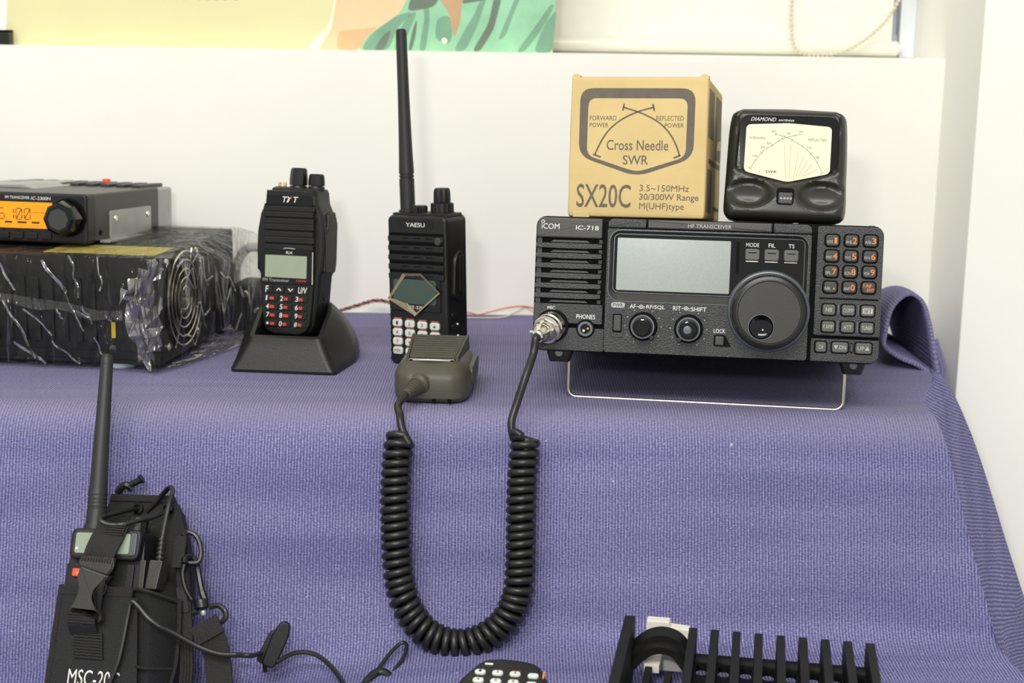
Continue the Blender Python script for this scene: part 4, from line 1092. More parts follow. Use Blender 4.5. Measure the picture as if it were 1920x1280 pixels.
# the film around it
bag = MB()
def sect(x, y0, y1, z0, z1, r_, amp, seed):
    o_ = rrect(y0, z0, y1, z1, r_, 3); P_ = []
    n = len(o_)
    for i in range(n):
        a, b = Vector(o_[i]), Vector(o_[(i + 1) % n])
        m_ = max(1, int((b - a).length / 9))
        P_.append((a, b))
    # resample to 72 points
    L_ = [0.]
    for a, b in P_: L_.append(L_[-1] + (b - a).length)
    res = []
    for k in range(72):
        s = L_[-1] * k / 72
        for i, (a, b) in enumerate(P_):
            if L_[i + 1] >= s:
                t = (s - L_[i]) / max(1e-9, L_[i + 1] - L_[i]); q = a.lerp(b, t); break
        cy, cz = (y0 + y1) / 2, (z0 + z1) / 2
        nv = abs(noise.noise((x * .06 + seed, q.x * .07, q.y * .07))) * 1.6 + abs(noise.noise((x * .16, q.x * .2, q.y * .2 + seed))) * .8
        d = Vector((q.x - cy, q.y - cz)); d.normalize()
        k_ = amp * nv
        if q.y < z0 + 2: k_ = 0
        if q.y > z1 - 2: k_ *= .12
        res.append((x + noise.noise((q.x * .1, q.y * .1, x * .1)) * amp * .8, q.x + d.x * k_, max(.8, q.y + d.y * k_)))
    return res
secs = []
xq = [-302, -280] + list(range(-262, -40, 9)) + list(range(-40, 1, 5))
for x in xq:
    lo = 1 if x < -35 else 1 + (x + 35) / 12.
    secs.append(sect(x, -4.5 - 1.5 * lo, 181, 1.2, 89.0, 2.5, 1.0 + (.8 * lo if x > -45 else 0), 0.))
for x, y0, y1, z0, z1 in ((4, -4, 182, 1.2, 88.8), (7, 1, 186, 1.2, 88), (11, 12, 190, 1.2, 86), (15, 26, 194, 1.2, 84), (20, 48, 197, 1.3, 80), (26, 72, 200, 1.4, 74), (32, 96, 202, 1.6, 68), (38, 122, 203, 2, 60), (43, 142, 202, 4, 50), (47, 158, 200, 10, 40), (49, 168, 194, 16, 32)):
    secs.append(sect(x, y0, y1, z0, z1, 3 + (x > 20) * 4, 1.3, 0.))
bag.loft(secs, True, True)
bo_ = bag.build('plastic_film', 'bag', sharp=24)
bo_.matrix_basis = Matrix.Translation((-.267, .0825, .0002)) @ PSM
rnd_ = random.Random(4)
poly = [(-8, 2), (1.5, 10), (2, 50), (1, 90), (-4, 91), (-14, 76), (-27, 57), (-22, 32), (-14, 14)]
def inpoly(x, z):
    c = False
    for i in range(len(poly)):
        (x1, z1), (x2, z2) = poly[i - 1], poly[i]
        if (z1 > z) != (z2 > z) and x < (x2 - x1) * (z - z1) / (z2 - z1) + x1: c = not c
    return c
mb = MB(); nx, nz_ = 7, 13; idx = {}
for i in range(nx + 1):
    for j in range(nz_ + 1):
        x = -28 + 4.4 * i + rnd_.uniform(-1.6, 1.6); z = 2 + 7 * j + rnd_.uniform(-2.6, 2.6)
        idx[i, j] = len(mb.v); mb.v.append(Vector((x, -7.0 - rnd_.uniform(0, 6.0) + max(0, x + 2) * .8, z)))
for i in range(nx):
    for j in range(nz_):
        a, b, c, d = idx[i, j], idx[i + 1, j], idx[i + 1, j + 1], idx[i, j + 1]
        m_ = (mb.v[a] + mb.v[c]) / 2
        if inpoly(m_.x, m_.z): mb.f += [(a, b, c), (a, c, d)]
mb.build('crumpled_corner', 'bag2', bo_, sharp=8, recalc=False)
mb = MB(); A = spline([(-128, -8, 58), (-100, -8.5, 55), (-70, -9, 52), (-45, -9, 47), (-26, -9, 48)], 6); B = [p + Vector((0, -.6, -7.5 + 1.2 * math.sin(i * .7))) for i, p in enumerate(A)]
mb.loft([A, B], False, False, closed=False); mb.build('film_seam', 'bag3', bo_, recalc=False)
for (x0, z0, x1, z1, w_) in ((-120, 52, -96, 8, 2.2), (-104, 46, -82, 26, 1.6), (-88, 84, -70, 60, 3), (-72, 60, -58, 30, 1.4), (-66, 88, -60, 56, 1.8), (-112, 20, -88, 4, 2.4), (-58, 50, -50, 36, 1.8), (-84, 22, -62, 5, 1.5), (-50, 26, -38, 4, 1.4), (-45, 88, -42, 62, 1.6), (-124, 84, -112, 60, 2), (-63, 46, -54, 41, 2.6), (-78, 47, -74, 39, 1.6)):
    P_ = [Vector((x0 + (x1 - x0) * t + rnd_.uniform(-1.5, 1.5), -8.6 - rnd_.uniform(0, 1.4), z0 + (z1 - z0) * t)) for t in (0, .25, .5, .75, 1)]
    MB().tube(spline(P_, 4), 0, flat=(w_ * .5, .2), up=(.5, 1, .2)).build('film_crease', 'bag2', bo_, sharp=10)
for k in range(9):                 # creases on the fan side and the tail
    y0 = rnd_.uniform(5, 110); z0 = rnd_.uniform(10, 80)
    P_ = [Vector((8 + y0 * .1 + rnd_.uniform(0, 2), y0 + 30 * t + rnd_.uniform(-2, 2), max(4, z0 + rnd_.uniform(-30, 20) * t))) for t in (0, .3, .6, 1)]
    MB().tube(spline(P_, 4), 0, flat=(.7, .2), up=(1, .3, .2)).build('film_crease', 'bag2', bo_, sharp=10)
tag(bo_, 'crumpled clear plastic film wrapped round the power supply', 'plastic wrap')

mr = thing('mobile_radio', 'slim black mobile radio with orange lit display on the wrapped power supply', 'radio', (-.3323, .125, .0905), rot(-.1644, -.0538))
MB().prism(rrect(-141, 1, 0, 39, 2), 14, 140, 0).build('case', 'olive', mr)
MB().prism(rrect(-141, 2, 0, 38.4, 3), 140, 171, 0, back=1.5).build('rear_heat_sink', 'alu', mr)
MB().prism(rrect(-141.2, 0, .2, 39.2, 3.2), 0, 15, 2.2, 3).build('front_panel', 'black', mr)
lc = MB().prism(smooth_poly([(-118, 10.8), (-27.8, 10.8), (-31.8, 18), (-31.5, 25), (-27.2, 32.2), (-118, 32.2)], 1), -.5, 2).build('display_frame', 'gloss', mr)
MB().prism(smooth_poly([(-116, 11.3), (-28.4, 11.3), (-32.2, 18), (-32, 25), (-27.8, 31.8), (-116, 31.8)], 1), -.7, 0).build('display', 'lcdo', lc)
text('FM TRANSCEIVER', -67.8, 34.0, -47.4, 36.3, -.1, 'white', mr, bold=.003); text('IC-2300H', -46.2, 33.6, -30.2, 36.2, -.1, 'white', mr, bold=.003, shear=.2)
def seg7(ch, x0, z0, w_, h_):
    S_ = {'1': 'bc', '0': 'abcdef/', '5': 'afgcd', '4': 'fgbc'}[ch]
    g = {'a': ((0, 1), (1, 1)), 'b': ((1, 1), (1, .5)), 'c': ((1, .5), (1, 0)), 'd': ((0, 0), (1, 0)), 'e': ((0, 0), (0, .5)), 'f': ((0, .5), (0, 1)), 'g': ((0, .5), (1, .5)), '/': ((0, 0), (1, 1))}
    mb = MB()
    for s in S_:
        (a, b), (c, d) = g[s]
        p = Vector((x0 + a * w_, -.78, z0 + b * h_)); q = Vector((x0 + c * w_, -.78, z0 + d * h_)); e = (q - p).normalized() * .45
        mb.tube([p + e, q - e], 0, flat=(.32, .06), up=(0, 1, 0))
    mb.build('display_digit', 'ink', lc)
for ch, x in (('1', -94), ('4', -84.5), ('5', -73.4), ('1', -65.5), ('0', -58.6), ('0', -51.6)): seg7(ch, x, 18.2, 4.8, 8.4)
MB().box(-66.9, -66.2, -.85, -.7, 17.8, 18.6).build('display_digit', 'ink', lc)
MB().box(-45.2, -31.5, -.8, -.7, 23.6, 23.9).build('display_line', 'ink', lc)
for s, x0, x1 in (('LOW', -68.3, -62), ('TONE', -57.7, -49.9), ('DUP', -45.8, -39.1), ('M', -34, -32.6)):
    MB().prism(rrect(x0, 15.1, x1, 16.6, .6), -.8, -.7).build('display_tag', 'ink', lc)
    if len(s) > 1: text(s, x0 + .8, 12.6, x1 - .8, 13.9, -.78, 'orange', lc)
for i in range(8):
    x = -38.2 - 11.9 * i
    k = MB().prism(rrect(x, 2.9, x + 9, 8.2, .8), -1.6, 1, .8).build('button', 'black', mr)
    MB().box(x + 4.3, x + 4.7, -.3, .2, 8.9, 10).build('button_mark', 'dark', k)
dk = MB().lathe([(14.2, -1.6), (15, -.8), (15, 1)], -15.4, 20.6, 40).build('knob_seat', 'dark', mr)
MB().lathe([(8.4, -16.6), (8.4, -17.4), (10.4, -17.4), (12.6, -16), (13.6, -12), (14.0, -3), (14.0, -1)], -15.6, 20.4, 8).build('main_knob', 'gloss', dk, sharp=20)
MB().lathe([(6, -16.4), (8.6, -17.2)], -15.6, 20.4, 24).build('knob_cap', 'key', dk)
# side bracket
XB = Matrix.Rotation(math.pi / 2, 4, 'Z')
br = MB().prism(rrect(40.5, 1.6, 121, 24.4, 2), -1.6, .5, .4, X=XB).build('mounting_bracket', 'alu', mr)
MB().prism([(24, .2), (122, .2), (122, 2.2), (24, 2.2)], -8, .5, .3, X=XB).build('bracket_flange', 'alu', br)
for y, z in ((49, 18), (113, 18)): MB().lathe([(2, -2.6), (2.6, -1.8), (2.6, 0)], y, z, 14, X=XB).build('bracket_screw', 'chrome', br)
MB().lathe([(1.8, -.8), (2.4, 0)], 24, 8, 14, X=XB).build('case_screw', 'dark', mr)
for i in range(9): MB().box(-128 + 14 * i, -120 + 14 * i, 120, 169, 38.6, 41.4, .5).build('cooling_fin', 'olive', mr)
MB().prism(smooth_poly([(-141, 38.6), (-72, 38.6), (-84, 42), (-141, 41)], 1), 60, 150, .5).build('top_cover', 'alu', mr)
MB().lathe([(3, 0), (3.4, .6), (3.4, 5)], n=14, X=Matrix.Translation((-52, 150, 44.5)) @ Matrix.Rotation(-math.pi / 2, 4, 'X')).build('fuse_cap', 'redb', mr)
# ================================================================== pouch with a small handheld, leaning on the cloth
PO = (-.2654, -.101, -.0743); PRM = rot(-.15, -.43)
hr = thing('handheld_radio', 'small black handheld radio with green screen strapped in the nylon pouch', 'radio', PO, PRM)
MB().prism(smooth_poly([(-23, -88), (29, -88), (29, -14), (27, 10), (-21, 10), (-23.5, -14)], 4, 4), 3, 30, 2, back=2).build('body', 'black', hr)
bz = MB().prism(smooth_poly([(-20.8, -11), (26.6, -9.6), (27.2, 10.6), (-21, 9.2)], 5, 4), -3.5, 6, 1.8, 3).build('bezel', 'black', hr)
MB().prism(smooth_poly([(-18.4, -8.2), (24.4, -6.8), (24.6, 8.4), (-18.6, 7.2)], 3, 4), -3.9, 0, .4).build('bezel_rim', 'olive', bz)
sc_ = MB().prism(smooth_poly([(-16.8, -7), (20.2, -5.6), (20, 7.4), (-17, 6.2)], 1.5, 3), -4.1, 0).build('screen', 'lcdg', hr)
MB().prism(smooth_poly([(20.2, -6.4), (24.2, -6.2), (24.2, 8), (20.2, 7.8)], 1, 3), -4.2, -3, .3).build('screen_edge', 'ring', hr)
MB().lathe([(.9, -4.4), (1, -4)], -15.4, -4, 12).build('screen_glint', 'white', hr)
rb = MB().prism(rrect(-18.4, -22, -7, -16.6, 1.2), 0, 6, .8).build('call_button', 'redb', hr)
text('VFO/MR', -15.6, -20.4, -9.8, -18.8, -.1, 'white', rb)
MB().prism(rrect(-24.5, -40, -18, -13, 2), 4, 20, 1).build('side_key', 'rubber', hr)
MB().prism(rrect(18, -46, 23, -12, 1), 1, 6, .5).build('front_rib', 'black', hr)
XN = Matrix.Translation((16, 16, 10)) @ Matrix.Rotation(math.pi / 2, 4, 'X')
MB().lathe([(6, 0), (6.4, 1), (6.2, 9), (5.2, 10.5)], n=20, X=XN, ribs=1, ramp=.3).build('volume_knob', 'black', hr)
XA = Matrix.Translation((-10.5, 10, 9)) @ Matrix.Rotation(-.075, 4, 'Y') @ Matrix.Rotation(math.pi / 2, 4, 'X')
pr = [(8.0, 0), (7.8, 3), (6.8, 5), (6.6, 14)]
for i in range(4): pr += [(6.2, 14.4 + 2.6 * i), (6.2, 15.4 + 2.6 * i), (6.5, 15.8 + 2.6 * i), (6.5, 16.6 + 2.6 * i)]
pr += [(6.0, 28), (5.0, 70), (4.3, 108), (4.2, 112), (4.0, 112.4), (4.2, 113), (4.1, 117), (3.2, 119.4), (2, 120)]
at_ = MB().lathe(pr, n=24, X=XA).build('antenna', 'ant', hr)
MB().lathe([(.4, -2.6), (2, -1.4), (2.6, 0), (2, 1.8), (.4, 2.8)], n=12, X=Matrix.Translation((-17.2, 12, 133))).build('antenna_tip', 'olive', at_)

pc = thing('radio_pouch', 'black nylon radio pouch with buckle leaning against the cloth', 'pouch', PO, PRM)
def panel(pts, y0, y1, m, name, par, r_=2, bev=.8):
    return MB().prism(smooth_poly(pts, r_, 3), y0, y1, bev, back=.4).build(name, m, par, sharp=30)
panel([(-22.5, -116), (39, -114), (27, -40), (25.5, -27.5), (8, -27), (-9, -28.4), (-22.5, -28.8)], -3.4, 1.6, 'pouch', 'front_panel', pc)
panel([(-23, -28.6), (25.4, -27.6), (25.4, -32), (-23, -33)], -4.0, -1, 'trim', 'front_hem', pc, 1)
panel([(-25, -117), (-21, -117), (-21, -28), (-24.6, -28)], -3.9, 30, 'trim', 'side_binding', pc, 1)
panel([(26.4, -34), (29.6, -34), (40, -114), (35, -115)], -4.2, 1, 'trim', 'edge_binding', pc, 1)
# back wall of the pouch with flap and eyelets
panel([(-24, -114), (50, -114), (50, -20), (43, 12), (37, 30), (31, 36.5), (-12, 35), (-18, 20), (-24, -20)], 33, 36.5, 'pouch', 'back_panel', pc, 4)
panel([(-13, 31.5), (33, 33), (31, 38), (-13, 36.6)], 31.6, 37.5, 'trim', 'back_hem', pc, 1)
# right side wall with gusset pocket
mb = MB(); mb.loft([[(26, 0, -28), (37, -5, -28.6), (51, 12, -33), (53, 33, -14)], [(30, 0, -52), (42, -7, -52), (54, 10, -52), (55, 33, -48)], [(33.5, 0, -75), (44, -5, -76), (55.6, 8, -75.5), (54, 33, -76)], [(38, 0, -113), (43, -1, -113), (51, 8, -113), (50, 33, -113)]], True, True)
mb.build('side_pocket', 'pouch', pc, sharp=50)
MB().tube(spline([(25, -1, -27.6), (31, -5, -27.4), (38, -6, -28.6), (46, 2, -31), (52, 12, -33.4)], 5), 1.2, 6).build('pocket_hem', 'trim', pc)
MB().tube(spline([(52.5, 12, -32), (55, 11, -52), (56, 9, -75), (52, 8, -98)], 5), 1.6, 6).build('edge_binding', 'trim', pc)
MB().tube(spline([(33, -2, -75.5), (43, -6, -76.5), (55, 8, -75.6)], 5), 1.0, 6).build('pocket_hem', 'trim', pc)
panel([(29, 10), (39, 28), (47, 8), (53, -16), (54, -34), (44, -32), (36, -10)], 26, 34, 'pouch', 'side_wall', pc, 3)
# stitched webbing patch and strap through the buckle
for i in range(9):
    z = -57 - 1.85 * i
    MB().box(-9.4 + .32 * i, 10.4 + .28 * i, -5.0, -3.2, z - 1.6, z, .3).build('webbing_row', 'nylon', pc)
wl = MB(); wl.tube(spline([(-2.4, -4, -58), (-2.6, -8, -53), (-3, -9.5, -49), (-2.8, -8, -45.5), (-2.4, -5, -44)], 5), 0, flat=(9.3, .8), up=(0, 1, 0)); wl.build('webbing_loop', 'nylon', pc)
for i in range(4): MB().box(-12.3, 6.6, -10.6, -9.4, -51.8 + 1.7 * i, -50.6 + 1.7 * i, .25).build('webbing_row', 'nylon', pc)
# side release buckle
bk = smooth_poly([(-12, -44), (6.6, -44.6), (8.6, -51.2), (11, -49), (9.5, -43), (4.2, -36), (4.4, -31), (9, -26), (12.4, -20.6), (10.4, -20.2), (-8, -15.2), (-9.6, -23), (-7.4, -31), (-9.2, -38)], 1.8, 3)
b_ = MB().prism(bk, -12, -6.4, 1.6, 3).build('buckle', 'olive', pc, sharp=30)
MB().tube(spline([(5.6, -10.8, -35.6), (4.4, -11.4, -31.8), (7.2, -11.2, -27.4), (10.6, -10.6, -27), (9.6, -10.8, -32.4), (5.6, -10.8, -35.6)], 5), .7, 6).build('buckle_window', 'knob', b_)
bt = MB().prism(smooth_poly([(-9, -15.6), (10.2, -20.4), (12.6, -17), (13.8, -8.8), (-8.4, -8.6), (-10, -13)], 1.2, 3), -11.2, -6.6, 1, 3).build('buckle_plug', 'olive', pc)
for i in range(11): MB().box(-8 + 1.9 * i, -7 + 1.9 * i, -12.0, -10.6, -12.2 - .04 * i, -8.8, .2).build('buckle_ridge', 'knob', bt)
MB().tube(spline([(12.2, -9.6, -8.8), (13.6, -10.4, -13), (12.8, -10.6, -17), (10.8, -10.4, -19.8)], 4), .9, 6).build('buckle_frame', 'knob', bt)
# strap from the buckle up to the cord
st_ = spline([(2.6, -9.4, -10), (3.4, -9.8, -6), (5.2, -8.6, 1), (6.6, -7, 6), (8.4, -5.6, 13.2)], 5)
MB().tube(st_, 0, flat=(10.2, .9), up=(0, 1, 0)).build('strap', 'nylon', pc)
for i in range(5):
    z = 6.2 + 1.6 * i; xc = 6.6 + .25 * i
    MB().box(xc - 9.8, xc + 9.8, -8.4 + .25 * i, -6.4 + .25 * i, z - .6, z + .6, .3).build('strap_rib', 'nylon', pc)
MB().tube(spline([(7.6, 31, 27.5), (5, 24, 25.6), (.5, 8, 20.4), (-2, -2, 17.4), (-1.2, -6.2, 14.8), (3, -6.4, 12.8), (9, -6.2, 12.4), (15.4, -5.4, 13.4), (22, 2, 17), (27, 12, 20.6), (30.6, 24, 26), (28.4, 31, 28.6)], 6), 1.55, 8).build('elastic_cord', 'cable', pc)
for x, z in ((7.6, 27.8), (28.6, 29)):
    mb = MB(); mb.ring(circ(x, z, 4, 20), circ(x, z, 2.4, 20), 30.6, 33); mb.build('eyelet', 'gloss', pc)
# cord lock and knot above the flap
MB().tube(spline([(-9, 34, 38), (-6, 32, 41.5), (-2, 31, 43), (1, 33, 41)], 5), 2.6, 8).build('cord_knot', 'cable', pc)
MB().tube([(-2, 32, 42), (8, 31, 47.6)], 2.3, 10).build('cord_lock', 'rubber', pc)
MB().tube([(6.4, 31, 46.8), (8.6, 31, 48.2)], [2.6, 3.4], 10).build('cord_lock_rim', 'rubber', pc)
# embroidered letters
text('MSC-20C', -9.4, -90.2, 25, -80.4, -3.7, 'white', pc, bold=.012)

# shoulder strap: clip, ring, webbing, hanging from the pouch
ss = thing('shoulder_strap', 'black webbing shoulder strap with swivel hook beside the pouch', 'strap', PO, PRM)
MB().tube([(46.5, 16, 10), (47, 15, -1), (48, 14, -11)], 0, flat=(4, .9), up=(0, 1, 0)).build('ring_tab', 'nylon', ss)
MB().tube(spline([(48, 16, 10), (50, 18, 13), (55, 19, 11.4), (59.4, 18, 6), (62, 16, -2), (60.6, 15, -6.6), (54, 14.5, -7.4), (48, 15, -7)], 6), 1.7, 8).build('d_ring', 'knob', ss)
MB().tube(spline([(53, 11, -8.5), (52, 14, -5), (54.5, 19, -3.6), (58, 19, -6), (61, 17, -13), (65, 16, -24), (68.4, 16, -31)], 6), [2.2] * 31 + [2.6] * 6, 8).build('hook', 'knob', ss)
MB().tube(spline([(53, 11, -8.5), (52.6, 11, -15), (55.4, 12, -24), (60, 14, -31)], 6), 1.5, 8).build('hook_gate', 'knob', ss)
MB().lathe([(4.2, -3), (4.8, -2), (4.8, 2.6), (3.4, 3.6)], n=20, X=aim((66.2, 16, -33), (.28, 0, -1))).build('swivel', 'knob', ss)
MB().lathe([(1.8, 0), (2, 1.5), (1.4, 3)], n=12, X=aim((68, 15.6, -37.4), (.28, 0, -1))).build('swivel_pin', 'alu', ss)
MB().tube(spline([(64.5, 17, -38), (59, 17, -40), (57.6, 17, -46), (62, 17, -52), (70, 17, -50), (79, 17, -45), (83, 17, -41), (82, 17, -36), (77, 17, -33.2), (71.5, 17, -34.6)], 5), 1.8, 8).build('swivel_loop', 'knob', ss)
MB().tube(spline([(72, 12, -46), (76, 12, -52), (80, 13, -60), (84, 13, -74), (87, 13, -92)], 5), 0, flat=(8.6, 1), up=(0, 1, 0)).build('webbing', 'nylon', ss)
MB().tube([(70.6, 10.6, -44.4), (77.4, 10.6, -54.6)], 0, flat=(9.6, 1.2), up=(0, 1, 0)).build('webbing_fold', 'nylon', ss)
MB().tube(spline([(47, 22, -2), (50, 20, -16), (53, 18, -27), (56, 16, -39), (59, 15, -52), (60.4, 14, -60), (62.6, 14, -76), (63, 14, -92)], 5), 0, flat=(4.2, 1.3), up=(0, 1, 0)).build('cord_strap', 'nylon', ss)
MB().prism(smooth_poly([(49, -24), (54.6, -25), (58.6, -38.6), (53.4, -39)], .8), 13.6, 19, .6).build('strap_crimp', 'knob', ss)
for dx in (-2, 0, 2):
    MB().tube(spline([(59.4 + dx, 12.4, -56), (60.6 + dx, 12.2, -62), (62.6 + dx, 12.2, -76), (63 + dx, 12.2, -92)], 4), .5, 5).build('braid_ridge', 'trim', ss)

# earpiece lead: side plug block, cable out of the pouch, clip and ear hook on the cloth
PW = Matrix.Translation(Vector(PO) * 1000) @ PRM
ec = thing('earpiece_cable', 'thin black earpiece cable with clip running from the pouch across the cloth', 'cable', PO, PRM)
PWI = PW.inverted()
MB().prism(smooth_poly([(33, -27), (41, -27), (43, -8), (34, -8)], 1.2), -2, 12, 1).build('plug_block', 'olive', ec)
MB().prism(smooth_poly([(28, -27), (31.6, -27), (31.4, -8.4), (27.4, -8.6)], .8), -1, 6, .6).build('plug_cover', 'olive', ec)
for i in range(5):
    MB().lathe([(2.3 + .22 * i, -1), (2.5 + .22 * i, 0), (2.3 + .22 * i, 1)], n=14, X=aim((38.3 + .1 * i, 4, 6 - 3 * i), (0, 0, -1))).build('relief_ring', 'cable', ec)
MB().tube(spline([(38.3, 4, -9), (38.4, 4, 9), (39.2, 6, 29), (38.4, 12, 38.4), (33, 20, 42), (26, 28, 38.5), (20, 31, 32.5), (14, 33, 26)], 7), 1.75, 8).build('plug_lead', 'cable', ec)
MB().tube(spline([(12, -8, -112), (19.6, -7, -89.3), (24.4, -7, -72), (26.6, -7.4, -46), (28, -8, -36), (33, -8, -38.4), (40.8, -8.5, -45.3), (48, -6, -50)], 7), 1.7, 8).build('front_lead', 'cable', ec)
wpts = [PW @ Vector((48, -6, -50)), PW @ Vector((56.5, -2, -53.4)), PW @ Vector((72, 3, -60.5)), PW @ Vector((86, 5, -64)), PW @ Vector((97, 6, -63.6)), PW @ Vector((107, 6, -63.4)), Vector((-163, -97, -151)), Vector((-160, -104, -160))]
MB().tube([PWI @ p for p in spline(wpts, 8)], 1.7, 8).build('front_lead', 'cable', ec)
wpts = [Vector((-152, -108, -152)), Vector((-141, -101, -148)), Vector((-128, -100, -149)), Vector((-116, -108, -154)), Vector((-106, -122, -160)), Vector((-98, -140, -163))]
MB().tube([PWI @ p for p in spline(wpts, 8)], 1.6, 8).build('clip_lead', 'cable', ec)
XC = PWI @ Matrix.Translation((-152, -101, -141)) @ rot(.1, -.25) @ Matrix.Rotation(.42, 4, 'Y')
cp_ = MB().prism(smooth_poly([(-4.8, -17), (4.8, -17), (5.4, 6), (3.2, 15), (-3.2, 15), (-5.6, 6)], 4, 4), -3, 1, 1.4, 3, X=XC).build('clip', 'black', ec)
MB().prism(smooth_poly([(-8.6, -16), (-3, -17), (-2, 4), (-5, 7), (-8, 4)], 2, 3), -1, 4, 1, X=XC).build('clip_jaw', 'black', cp_)
eh = [Vector((-92, -128, -160)), Vector((-86, -114, -155)), Vector((-79, -101, -149)), Vector((-72, -93, -144)), Vector((-67.5, -94, -143.5)), Vector((-68, -102, -148)), Vector((-73, -112, -153)), Vector((-77, -120, -157))]
MB().tube([PWI @ p for p in spline(eh, 6)], 1.3, 8).build('ear_hook', 'cable', ec)
MB().tube([PWI @ p for p in spline([Vector((-94, -132, -160)), Vector((-89, -122, -156)), Vector((-84, -116, -154)), Vector((-78, -118, -155)), Vector((-75, -126, -159))], 5)], 3.1, 10).build('ear_bud', 'rubber', ec)

# ================================================================== keypad microphone, bottom centre
km = thing('keypad_microphone', 'black keypad microphone with white keys at the bottom edge', 'microphone', (.001, -.170, -.1195), rot(-.12, -1.40))
MB().prism(smooth_poly([(-26, -80), (26, -80), (28, -22), (20, -2), (8, 1.5), (-6, 2.2), (-17, -1), (-28, -24)], 6, 4), 0, 20, 5, 3, back=3).build('body', 'black', km, sharp=28)
MB().prism(rrect(-13.6, -8.4, -8.6, -6.4, .5), -.2, .4).build('lamp', 'keyw', km)
for r_ in range(4):
    for c_ in range(4):
        x = -18.5 + 10.6 * c_; z = -19.5 - 8.8 * r_
        if c_ == 3: x += .5; z += -.8
        k = MB().prism(rrect(x, z, x + 6.8, z + 4.4, 2.1, 5), -1.6, 1, .9, 3).build('key', 'keyw', km)
        lab = (('1', '2', '3', ''), ('4', '5', '6', ''), ('7', '8', '9', ''), ('*', '0', '#', ''))[r_][c_]
        if lab: text(lab, x + 2.7, z + 1, x + 4.1, z + 3.4, -1.7, 'black', k)
        al = (('', 'ABC', 'DEF', ''), ('GHI', 'JKL', 'MNO', ''), ('PRS', 'TUV', 'WXY', ''), ('', '', '', ''))[r_][c_]
        if al: text(al, x + 1, z + 5.0, x + 6, z + 6.4, -.1, 'orange', k)
MB().prism(smooth_poly([(22.6, -19), (23.8, -19), (23.8, -13), (23.2, -11), (22.6, -13)], .3), -.2, .4).build('arrow_mark', 'orange', km)

# ================================================================== finned heat sink, bottom right
hs = thing('heat_sink', 'black finned heat sink lying on the lower step of the cloth', 'heat sink', (.150, -.150, -.1478), rot(-.165))
HT = 41
def hfin(x, th, y0, z0, m=HT, name='fin', lean=0.):
    o_ = [(y0, z0), (260, z0), (260, m), (y0 + 6, m)] 
    pf = [(y0 + 3, z0), (250, z0), (250, m), (y0 + 7, m), (y0 + 2.5, m - 1.5), (y0, m - 5), (y0, z0 + 5)]
    A = [(x - th / 2, y, z) for y, z in pf]; B = [(x + th / 2, y, z) for y, z in pf]
    # fins run towards the viewer: mirror y
    A = [(a, -b + 2 * y0, c) for a, b, c in A]; B = [(a, -b + 2 * y0, c) for a, b, c in B]
    mb = MB(); mb.loft([A, B]); return mb.build(name, 'fin', hs, sharp=25)
hfin(-73.5, 6.2, 5, 3, 45)
for i in range(9):
    hfin(-33.5 + 13.55 * i, 5.0, 3 - .3 * i, 4)
# base plate between the fins, holes drilled through it near the far end
for i in range(8):
    x0 = -33.5 + 13.55 * i + 2.5; x1 = x0 + 8.55; xm = (x0 + x1) / 2
    o_ = [(x0, -60), (x1, -60), (x1, -4), (x0, -4)]
    def rr4(x0, y0, x1, y1, n=6): return rrect(x0, y0, x1, y1, .05, n)
    h_ = rrect(x0 + .8, -31, x1 - .8, -15, 3.3, 6)
    ou = rrect(x0, -34, x1, -9, .05, 6)
    mb = MB(); mb.ring(ou, h_, 0, 4, X=Matrix.Translation((0, 0, 22)) @ Matrix.Rotation(-math.pi / 2, 4, 'X')); mb.build('base_web', 'fin', hs)
    MB().box(x0, x1, -250, -34, 18, 22).build('base_web', 'fin', hs)
    X = Matrix.Translation((0, -9, 9)) @ Matrix.Rotation(-.5, 4, 'X')
    MB().lathe([(4.8, -x1), (4.8, -x0)], n=14, X=Matrix.Translation((0, -8, 21)) @ Matrix.Rotation(math.pi / 2, 4, 'Z')).build('cross_bar', 'fin', hs)
# arch over the cable outlet between the first two fins
ap = [(-71, -6, 22), (-67, -5, 27), (-60, -4, 32.6), (-52, -4, 34.8), (-44, -4, 32.6), (-37.6, -5, 26), (-35, -6, 22)]
MB().tube(spline(ap, 6), 0, flat=(5.5, 3), up=(0, 0, 1)).build('arch', 'fin', hs, sharp=25)
MB().tube(spline([(x, y - 7.5, z - 5) for x, y, z in ap], 6), 0, flat=(4, 2.4), up=(0, 0, 1)).build('arch', 'fin', hs, sharp=25)
hfin(-59.5, 4.2, -14, 4, 20); hfin(-47, 4.2, -14, 4, 18)
MB().box(-71, -36, -250, -36, 3, 9).build('base_web', 'fin', hs)
MB().lathe([(2, 0), (2.6, .6), (2.6, 3)], n=12, X=Matrix.Translation((-66, -44, 12)) @ Matrix.Rotation(-math.pi / 2, 4, 'X')).build('screw', 'alu', hs)
wp = thing('white_plug', 'milky white plastic plug behind the arch of the heat sink', 'plug', (.098, -.133, -.147), rot(-.165))
MB().prism(smooth_poly([(-10, 2), (18, 2), (18, 31), (5, 32), (5, 35.5), (-10, 35.5)], 1.2), 6, 14, .8).build('plug_body', 'milk', wp)
MB().box(-9, 1, -22, 6, 12, 18, 1).build('plug_tongue', 'milk', wp)

